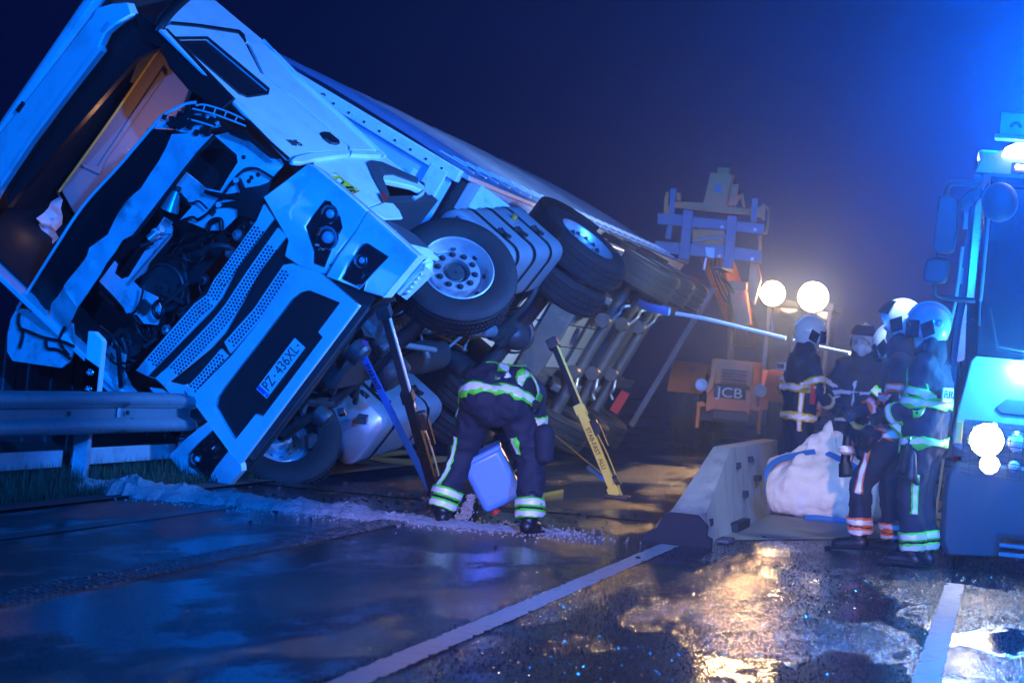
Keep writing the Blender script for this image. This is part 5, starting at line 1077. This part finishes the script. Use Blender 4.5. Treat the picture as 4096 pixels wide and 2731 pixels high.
def band(body, a, b, r, w, edge='hivis', rx=None, name='reflective_band', off=.013, up=None):
    """ring of three stripes round the segment centre a->b (a = centre, b-a = axis), drawn tight on the cloth"""
    a = Vector(a); d = (Vector(b)-a).normalized(); x, y, _ = basis(d)
    if up is not None: x = (Vector(up)-d*d.dot(Vector(up))).normalized(); y = d.cross(x)
    rx = rx or (r, r); n = 36; bm = bmesh.new(); rows = []
    for k, h in enumerate((-.5, -.27, -.24, 0, .24, .27, .5)):
        rows.append([bm.verts.new(a+d*h*w+x*math.cos(t)*rx[0]+y*math.sin(t)*rx[1]) for t in [2*math.pi*i/n for i in range(n)]])
    for k, (p, q) in enumerate(zip(rows, rows[1:])):
        for i in range(n):
            f = bm.faces.new((p[i], p[(i+1) % n], q[(i+1) % n], q[i])); f.material_index = 0 if k in (0, 5) else 1
    o = finish(name, bm, [edge, 'silver'], body.parent, smooth=60)
    s = o.modifiers.new('wrap', 'SHRINKWRAP'); s.target = body; s.wrap_method = 'NEAREST_SURFACEPOINT'; s.wrap_mode = 'OUTSIDE_SURFACE'; s.offset = off
    so = o.modifiers.new('thick', 'SOLIDIFY'); so.thickness = .004; so.offset = 1
    return o
def strip(body, P, w, lat, edge='hivis', off=.013, name='reflective_strip'):
    P = catmull(P, 8); lat = Vector(lat).normalized(); bm = bmesh.new(); rows = []
    for p in P: rows.append([bm.verts.new(p+lat*h*w) for h in (-.5, -.26, -.23, 0, .23, .26, .5)])
    for a, b in zip(rows, rows[1:]):
        for k in range(6): f = bm.faces.new((a[k], a[k+1], b[k+1], b[k])); f.material_index = 0 if k in (0, 5) else 1
    o = finish(name, bm, [edge, 'silver'], body.parent, smooth=60)
    s = o.modifiers.new('wrap', 'SHRINKWRAP'); s.target = body; s.wrap_method = 'NEAREST_SURFACEPOINT'; s.wrap_mode = 'OUTSIDE_SURFACE'; s.offset = off
    so = o.modifiers.new('thick', 'SOLIDIFY'); so.thickness = .004; so.offset = 1
    return o
def patch(body, parent, o, xd, yd, w, h, s, size):
    x = Vector(xd).normalized(); y = Vector(yd).normalized(); z = x.cross(y); rot = Matrix((x, y, z)).transposed()
    p = obox('name_patch', o, (w, h, .012), 'silver', parent, rot=rot, bevel=.003); text(s, p, Vector(o)+z*.0085, x, y, size, 'ink')
def helmet(parent, c, mw, m='helmet', visor='up', stripe=False):
    """c = head centre, mw = 3x3 rotation of the head (+y forward)"""
    def tp(x, y, z): return Vector(c)+mw @ V(x, y, z)
    bm = bmesh.new(); NA, NR = 44, 16; rows = []
    for j in range(NR+1):
        row = []
        for i in range(NA):
            az = 2*math.pi*i/NA; fy = math.cos(az); sx = math.sin(az)
            low = -.125+.15*max(0, fy)**2+.02*max(0, -fy)   # open at the face, low at ears and nape
            zt = .165; ang0 = math.asin(max(-1, min(1, low/zt))); t = j/NR; e = math.pi/2+(ang0-math.pi/2)*t
            rr = math.cos(e); z = zt*math.sin(e); flare = 1+.10*max(0, t-.86)/.14
            row.append(bm.verts.new(tp(sx*.126*rr*flare, fy*.155*rr*flare+(.0), z*.95+.018)))
        rows.append(row)
    for a, b in zip(rows, rows[1:]):
        for i in range(NA):
            try: bm.faces.new((a[i], a[(i+1) % NA], b[(i+1) % NA], b[i]))
            except ValueError: pass
    bmesh.ops.remove_doubles(bm, verts=bm.verts[:], dist=.0008); bmesh.ops.solidify(bm, geom=bm.faces[:], thickness=.006); h = finish('helmet', bm, m, parent, smooth=60)
    for sx in (-1, 1):
        bm = bmesh.new(); A = [bm.verts.new(tp(sx*.133, y, z)) for y, z in ((-.01, .055), (.075, .01), (.045, -.085), (-.035, -.045))]; bm.faces.new(A)
        bmesh.ops.solidify(bm, geom=bm.faces[:], thickness=.012); finish('ear_panel', bm, 'visor', h, bevel=.004)
        bm = bmesh.new(); bmesh.ops.create_uvsphere(bm, u_segments=14, v_segments=8, radius=.03, matrix=Matrix.Translation(tp(sx*.128, -.06, .03)) @ mw.to_4x4() @ Matrix.Diagonal((.45, 1, 1, 1))); finish('strap_knob', bm, m, h)
    bm = bmesh.new(); add_tube(bm, [tp(0, .157*math.cos(t), .018+.158*math.sin(t)) for t in [R_(18+14*k) for k in range(11)]], .016, 8); finish('crest', bm, m, h)
    bm = bmesh.new(); rows = []
    z0, z1 = (.03, .135) if visor == 'up' else (-.10, .02)
    for j in range(6):
        z = z0+(z1-z0)*j/5; row = []
        for i in range(15):
            az = R_(-62+124*i/14); k = math.sqrt(max(.05, 1-(max(0, z-.0)/.19)**2)); push = .012+(.03*(1-j/5) if visor == 'up' else 0)
            row.append(bm.verts.new(tp(math.sin(az)*(.126*k+push), math.cos(az)*(.155*k+push), z+.02)))
        rows.append(row)
    for a, b in zip(rows, rows[1:]):
        for i in range(14): bm.faces.new((a[i], a[i+1], b[i+1], b[i]))
    bmesh.ops.solidify(bm, geom=bm.faces[:], thickness=.004); finish('visor', bm, 'visor', h, smooth=60)
    return h
def head(parent, c, mw, mask=False, hood=True):
    def tp(x, y, z): return Vector(c)+mw @ V(x, y, z)
    caps = [(tp(0, -.01, .03), tp(0, .01, -.04), .10, .088), (tp(0, .02, -.05), tp(0, .055, -.10), .075, .05), (tp(0, .09, .0), tp(0, .115, -.035), .014, .02),
            (tp(-.095, 0, 0), tp(-.10, 0, -.04), .016, .014), (tp(.095, 0, 0), tp(.10, 0, -.04), .016, .014), (tp(-.02, .09, -.075), tp(.02, .09, -.075), .014, .014), (tp(-.045, .075, .025), tp(.045, .075, .025), .022, .022), (tp(0, -.02, -.06), tp(0, -.03, -.17), .062, .065)]
    hd = blob('head', caps, 'skin', parent, .009, 3)
    for s in (-1, 1):
        bm = bmesh.new(); bmesh.ops.create_uvsphere(bm, u_segments=12, v_segments=8, radius=.013, matrix=Matrix.Translation(tp(s*.035, .092, .0))); finish('eye', bm, 'helmet', hd)
        bm = bmesh.new(); bmesh.ops.create_uvsphere(bm, u_segments=10, v_segments=6, radius=.006, matrix=Matrix.Translation(tp(s*.035, .102, .0))); finish('pupil', bm, 'ink', hd)
    if mask: blob('face_mask', [(tp(0, .10, -.055), tp(0, .085, -.085), .055, .05), (tp(-.05, .06, -.06), tp(.05, .06, -.06), .045, .045)], 'mask', parent, .009, 4)
    if hood: blob('hood', [(tp(0, -.035, -.13), tp(0, -.03, -.17), .105, .12), (tp(-.06, -.02, -.06), tp(-.07, 0, -.14), .05, .06), (tp(.06, -.02, -.06), tp(.07, 0, -.14), .05, .06)], 'turnout2', parent, .012, 4)
    return hd
def hand(parent, w, d, palm, curl=.5, m='boot', side=1):
    """gloved hand: w wrist, d pointing direction, palm normal; five separate bent fingers"""
    d = Vector(d).normalized(); pn = Vector(palm); pn = (pn-d*d.dot(pn)).normalized(); s = d.cross(pn)*side; w = Vector(w)
    caps = [(w, w+d*.05, .032, .036), (w+d*.05+s*.02, w+d*.085+s*.025, .024, .020), (w+d*.05-s*.02, w+d*.085-s*.025, .024, .020)]
    for k, (o, l) in enumerate(((.030, .072), (.010, .082), (-.011, .076), (-.031, .060))):
        p = w+d*.092+s*o; a = d
        for j in range(3):
            a2 = (a*math.cos(curl)+pn*math.sin(curl)).normalized(); q = p+a2*l*(.42, .32, .26)[j]; caps.append((p, q, .0105-.001*j, .0095-.001*j)); p = q; a = a2
    p = w+d*.03+s*.034
    for j in range(2):
        a = (d*.6+s*(.7-.5*j)+pn*(.4+.4*j)).normalized(); q = p+a*.036; caps.append((p, q, .013, .0115)); p = q
    return blob('gloved_hand', caps, m, parent, .006, 2)
def boot(parent, an, toe, up=None):
    an, toe = Vector(an), Vector(toe); f = (toe-an); f.z = 0; f.normalize(); g = V(an.x, an.y, 0)
    gz = min(an.z-.09, toe.z-.03); base = V(0, 0, max(0, gz))
    caps = [(an+V(0, 0, .16), an, .068, .062), (an, an+V(0, 0, -.03), .062, .052), (V(an.x, an.y, an.z-.045)-f*.03, V(toe.x, toe.y, toe.z+.012)-f*.02, .052, .046)]
    b = blob('boot', caps, 'boot', parent, .010, 3)
    l = (toe-an).length+.10; c = (an+toe)/2; rot = Matrix((f, V(0, 0, 1).cross(f), V(0, 0, 1))).transposed(); pitch = math.atan2((toe.z-.03)-(an.z-.09), (toe-an).length)
    obox('sole', V(c.x, c.y, (an.z-.09+toe.z-.03)/2+.012)+f*.015, (l-.01, .094, .022), 'matt', b, rot=rot @ Matrix.Rotation(-pitch, 3, 'Y'), bevel=.01)
    return b
def person(loc, rz, label, J, lean=None, hm='helmet', visor='up', look=0, tilt=0, mask=False, edge='hivis', fab='turnout', bulk=1., fold=.04, hands=('r', 'l'), group='firefighters at the rescue', bands=(-.22, .55), extra=()):
    e = empty('person', Matrix.Translation(loc) @ Matrix.Rotation(rz, 4, 'Z')); props(e, label, 'person', group)
    D = dict(pel=(0, 0, .97), che=(0, .0, 1.33), nek=(0, .01, 1.50), hed=(0, .035, 1.675), sl=(-.19, 0, 1.43), sr=(.19, 0, 1.43), el=(-.29, -.02, 1.14), er=(.29, -.02, 1.14), wl=(-.27, .12, .90), wr=(.27, .12, .90),
             hl=(-.10, 0, .93), hr=(.10, 0, .93), kl=(-.12, .03, .50), kr=(.12, .03, .50), al=(-.13, -.02, .10), ar=(.13, -.02, .10), tl=(-.15, .14, .035), tr=(.15, .14, .035))
    D.update(J); P = {k: Vector(v) for k, v in D.items()}
    ax = (P['sr']-P['sl']).normalized(); hx = (P['hr']-P['hl']).normalized(); mid = P['pel'].lerp(P['che'], .5)
    caps = []
    for s in (-1, 1):
        caps += [(P['pel']+hx*s*.075, mid+ax*s*.085, .135*bulk, .135*bulk), (mid+ax*s*.085, P['che']+ax*s*.09, .135*bulk, .138*bulk), (P['pel']+hx*s*.08-(P['che']-P['pel']).normalized()*.10, P['pel']+hx*s*.075, .135*bulk, .135*bulk)]
    caps += [(P['che'], P['nek'], .13, .075), (P['sl']-ax*-.03, P['sr']-ax*.03, .092, .092), (P['che']+ax*.1, P['sr'], .11, .095), (P['che']-ax*.1, P['sl'], .11, .095)]
    for s in 'lr':
        caps += [(P['s'+s], P['e'+s], .082*bulk, .068*bulk), (P['e'+s], P['w'+s], .068*bulk, .054*bulk), (P['h'+s], P['k'+s], .118*bulk, .090*bulk), (P['k'+s], P['a'+s]+V(0, 0, .07), .090*bulk, .083*bulk)]
    caps += list(extra)
    body = blob('body', caps, fab, e, .017, 5, fold)
    mw = Matrix.Rotation(look, 3, 'Z') @ Matrix.Rotation(tilt, 3, 'X'); head(e, P['hed'], mw, mask); helmet(e, P['hed']+V(0, 0, .02), mw, hm, visor)
    for s in 'lr':
        boot(e, P['a'+s], P['t'+s])
        d = (P['w'+s]-P['e'+s]).normalized()
        if s in hands: hand(e, P['w'+s]+d*.02, d, (-.8 if s == 'r' else .8, .2, -.1), .45, side=1 if s == 'r' else -1)
        for t, w in ((.72, .07), (.93, .07)):
            c = P['k'+s].lerp(P['a'+s], t); band(body, c, c+(P['a'+s]-P['k'+s]), .115, w, edge)
        c = P['s'+s].lerp(P['e'+s], .68); band(body, c, c+(P['e'+s]-P['s'+s]), .11, .07, edge)
        c = P['e'+s].lerp(P['w'+s], .72); band(body, c, c+(P['w'+s]-P['e'+s]), .09, .06, edge)
    up = (P['che']-P['pel']).normalized()
    for t in bands:
        c = P['pel'].lerp(P['che'], t); band(body, c, c+up, .2, .075, edge, rx=(.29*bulk, .20*bulk), up=ax)
    return e, body, P
# firefighter bending over the granules
yb = 14.95
bd = dict(pel=(0, -.02, .93), che=(-.03, .36, 1.00), nek=(-.04, .52, .90), hed=(-.06, .64, .80), sl=(-.24, .40, .97), sr=(.17, .40, .97), el=(-.31, .40, .66), er=(.20, .44, .68), wl=(-.16, .46, .42), wr=(.10, .48, .46),
          hl=(-.115, -.03, .88), hr=(.125, -.03, .88), kl=(-.235, .08, .50), kr=(.27, .06, .50), al=(-.31, -.02, .10), ar=(.31, -.02, .10), tl=(-.36, .13, .035), tr=(.335, .14, .035))
e, body, P = person((-3.47, yb, 0), R_(0), 'firefighter bending over the road between the two struts, seen from behind', bd, tilt=-1.2, bulk=1.10, fold=.045, hm='helmetgrey', bands=(.62,), extra=[((-.09, -.06, .90), (.10, -.06, .90), .165, .165), ((-.10, .02, 1.0), (.10, .02, 1.0), .15, .15), ((0, -.1, .84), (0, -.05, .98), .13, .15)])
strip(body, [(-.30, -.02, .88), (-.22, -.14, .94), (-.10, -.22, .98), (.02, -.23, .99), (.13, -.21, .98), (.24, -.14, .95), (.31, -.02, .90)], .085, (0, 0, 1), name='jacket_hem_band')
strip(body, [(-.30, .25, .98), (-.26, .30, 1.12), (-.14, .36, 1.20), (0, .38, 1.20), (.10, .38, 1.18)], .065, (0, .7, -.7))
strip(body, [(-.20, .22, 1.14), (-.12, .24, 1.19), (-.03, .12, 1.15), (.03, -.02, 1.08), (.06, -.10, 1.0)], .065, (1, .2, 0))
strip(body, [(.17, .05, 1.10), (.16, -.06, 1.06), (.15, -.12, 1.0)], .065, (1, 0, 0))
strip(body, [(-.27, -.06, .62), (-.29, -.08, .50), (-.32, -.09, .36), (-.345, -.09, .28)], .055, (1, 0, 0)); strip(body, [(.165, -.06, .66), (.175, -.08, .60), (.185, -.08, .54)], .06, (1, 0, 0))
blob('cargo_pocket', [((.36, -.02, .70), (.37, .0, .56), .075, .07)], 'turnout', e, .012, 3, .01); obox('radio_clip', (.29, -.07, .90), (.06, .05, .05), 'matt', e, rot=(.3, .4, 0))
for s, x in ((-1, -.31), (1, .31)): obox('boot_tab', (x+s*.075, -.06, .20), (.03, .04, .06), 'matt', e)
# plastic container he is emptying
ct_ = empty('plastic_container', Matrix.Translation((-3.47-.035, yb+.22, .35)) @ Euler((R_(8), R_(-32), R_(10))).to_matrix().to_4x4() @ Matrix.Scale(.9, 4)); props(ct_, 'blue-white plastic container held upside down between the bending firefighter legs', 'container')
bm = bmesh.new(); add_box(bm, (0, 0, 0), (.34, .27, .44)); finish('container_body', bm, 'canister', ct_, bevel=.05); ct_.children[0].modifiers['bevel'].segments = 4
bm = bmesh.new(); add_box(bm, (0, 0, .205), (.355, .285, .05)); finish('container_rim', bm, 'canister', ct_, bevel=.02)
bm = bmesh.new(); add_cyl(bm, (-.10, 0, -.21), (-.10, 0, -.27), .035, n=16); finish('spout', bm, 'red', ct_); otube('grip', [(.10, -.04, -.22), (.10, -.04, -.27), (.10, .06, -.27), (.10, .06, -.22)], .012, 'canister', ct_)
bm = bmesh.new()
for k in range(420):
    t = rnd.random(); x = -3.62-.06*t+rnd.gauss(0, .012+.02*t); add_box(bm, (x, yb+.15+rnd.gauss(0, .02), .20*(1-t)+.02), (.008, .008, .012), (rnd.random(), rnd.random(), 0))
props(finish('pouring_granules', bm, 'granules', smooth=0), 'stream of pale granules falling from the container', kind='stuff')
# back-turned firefighter near the telehandler
e, body, P = person((-1.99, 21.6, 0), R_(-62), 'white-helmeted firefighter seen from behind, left of the group, in front of the work lamps', dict(er=(.28, .06, 1.15), wr=(.16, .26, 1.02), el=(-.27, -.06, 1.14), wl=(-.22, .16, .96)), look=-.2, visor='down', edge='yellow')
strip(body, [(.20, -.08, 1.22), (.21, -.08, 1.05), (.20, -.08, .90), (.19, -.06, .75)], .06, (0, 1, 0), 'yellow'); patch(body, e, (-.14, -.17, 1.36), (1, 0, 0), (0, 0, 1), .2, .08, 'FEUER', .06)
obox('red_radio', (.30, .0, 1.12), (.04, .05, .20), 'red', e, bevel=.01)
# masked firefighter facing the camera
e, body, P = person((-1.47, 22.4, 0), R_(172), 'masked firefighter facing the camera behind the large bag', dict(el=(-.30, -.06, 1.13), wl=(-.20, .12, 1.0), er=(.34, .0, 1.15), wr=(.17, .12, 1.02)), mask=True, edge='turnout')
strip(body, [(.02, .2, 1.3), (.03, .2, 1.1), (.02, .2, .9), (.02, .18, .75)], .06, (1, 0, 0), 'turnout')
# leaning firefighter with lamp
e, body, P = person((-.62, 17.6, 0), R_(66), 'white-helmeted firefighter leaning forward with a hand lamp, half hidden in the group', dict(pel=(0, -.05, .96), che=(0, .14, 1.28), nek=(0, .26, 1.42), hed=(0, .36, 1.56), sl=(-.19, .18, 1.38), sr=(.19, .18, 1.38), er=(.26, .36, 1.12), wr=(.14, .50, .90), el=(-.27, .34, 1.10), wl=(-.16, .56, .92)), tilt=-.35, visor='down')
patch(body, e, (-.24, .02, 1.44), (.55, -.83, 0), (0, .1, 1), .2, .10, 'FE', .085)
m4 = e.matrix_world; wl = m4 @ Vector((-.15, .60, .86))
hl_ = empty('hand_lamp', loc=wl); props(hl_, 'small hand lamp hanging from the leaning firefighter glove above the bags', 'lamp')
ocyl('lamp_body', (0, 0, -.02), (.0, 0, -.24), .035, 'black', hl_, r1=.04); bm = bmesh.new(); add_lathe(bm, [(.04, 0), (.065, -.02), (.065, -.05), (.04, -.07)], (0, 0, -.10), (0, 0, 1), 24); finish('reflector_ring', bm, 'silver', hl_); ocyl('lamp_head', (0, 0, -.24), (.02, -.02, -.34), .05, 'black', hl_, r1=.06); otube('lamp_cord', [(.02, 0, -.02), (.06, 0, -.15), (.03, 0, -.3)], .006, 'red', hl_)
# tall one with raised visor
e, body, P = person((-.80, 16.75, 0), R_(84), 'tall firefighter with dark raised helmet visor and orange trouser bands, stepping left', dict(kl=(-.08, .22, .52), al=(-.06, .20, .12), tl=(-.06, .38, .035), kr=(.10, .02, .50), er=(.26, .10, 1.16), wr=(.10, .30, 1.05), hed=(0, .04, 1.72)), tilt=.1, visor='up', edge='hiorange')
strip(body, [(-.10, .12, .85), (-.18, .20, .62), (-.16, .22, .45)], .055, (0, 1, 0), 'hiorange')
# front one
e, body, P = person((-.57, 16.02, 0), R_(76), 'nearest firefighter in grey-blue helmet standing beside the fire engine headlamp', dict(el=(-.25, .03, 1.13), wl=(-.18, .24, 1.05), er=(.25, .10, 1.15), wr=(.13, .30, 1.06), al=(-.11, -.02, .10), ar=(.11, -.06, .10), tl=(-.13, .15, .035), tr=(.12, .12, .035), hed=(0, .04, 1.69)), hm='helmetgrey', visor='down', look=.35, bulk=1.04)
strip(body, [(-.17, .10, 1.40), (-.22, .02, 1.25), (-.24, .0, 1.10)], .07, (0, 1, 0)); strip(body, [(-.18, .16, 1.02), (-.19, .17, .92), (-.18, .16, .80)], .055, (0, 1, 0)); strip(body, [(-.20, -.02, .66), (-.20, -.03, .50), (-.20, -.04, .38)], .06, (0, 1, 0))
patch(body, e, (-.13, -.175, 1.24), (.35, -.0, 0), (0, 0, 1), .26, .10, 'FEUER', .08)
blob('hanging_gloves', [((-.24, .04, .84), (-.25, .05, .68), .035, .05), ((-.26, .0, .80), (-.27, -.01, .64), .03, .045), ((-.25, .08, .70), (-.25, .12, .62), .02, .02), ((-.26, -.03, .66), (-.27, -.06, .60), .018, .018)], 'boot', e, .010, 2)
otube('carabiner', [(-.24, .03, .92), (-.27, .03, .88), (-.24, .04, .83)], .008, 'chrome', e)

# ------------------------------------------------------------------ air: thin spray and mist hanging over the road
bm = bmesh.new(); add_box(bm, (0, 60, 2.75), (300, 260, 7.5)); hz = finish('haze', bm, 'matt', smooth=0)
mz = bpy.data.materials.new('night_mist'); mz.use_nodes = True; nt = mz.node_tree
for n in list(nt.nodes): nt.nodes.remove(n)
o_ = nt.nodes.new('ShaderNodeOutputMaterial'); pv = nt.nodes.new('ShaderNodeVolumePrincipled'); pv.inputs['Color'].default_value = (.40, .60, 1, 1)
pv.inputs['Density'].default_value = .0030; pv.inputs['Anisotropy'].default_value = .87
nt.links.new(pv.outputs[0], o_.inputs['Volume']); hz.data.materials.clear(); hz.data.materials.append(mz); props(hz, 'thin blue-lit mist over the whole scene', kind='stuff')

# lettering becomes plain meshes, one per word
dg = bpy.context.evaluated_depsgraph_get()
for ob in TEXTS:
    me = bpy.data.meshes.new_from_object(ob.evaluated_get(dg)); nb = bpy.data.objects.new('lettering', me); par = ob.parent; ml_ = ob.matrix_local.copy(); cu = ob.data
    me.materials.clear(); me.materials.append(cu.materials[0]); bpy.data.objects.remove(ob); COL.objects.link(nb); nb.parent = par; nb.matrix_local = ml_; nb['kind'] = 'stuff'
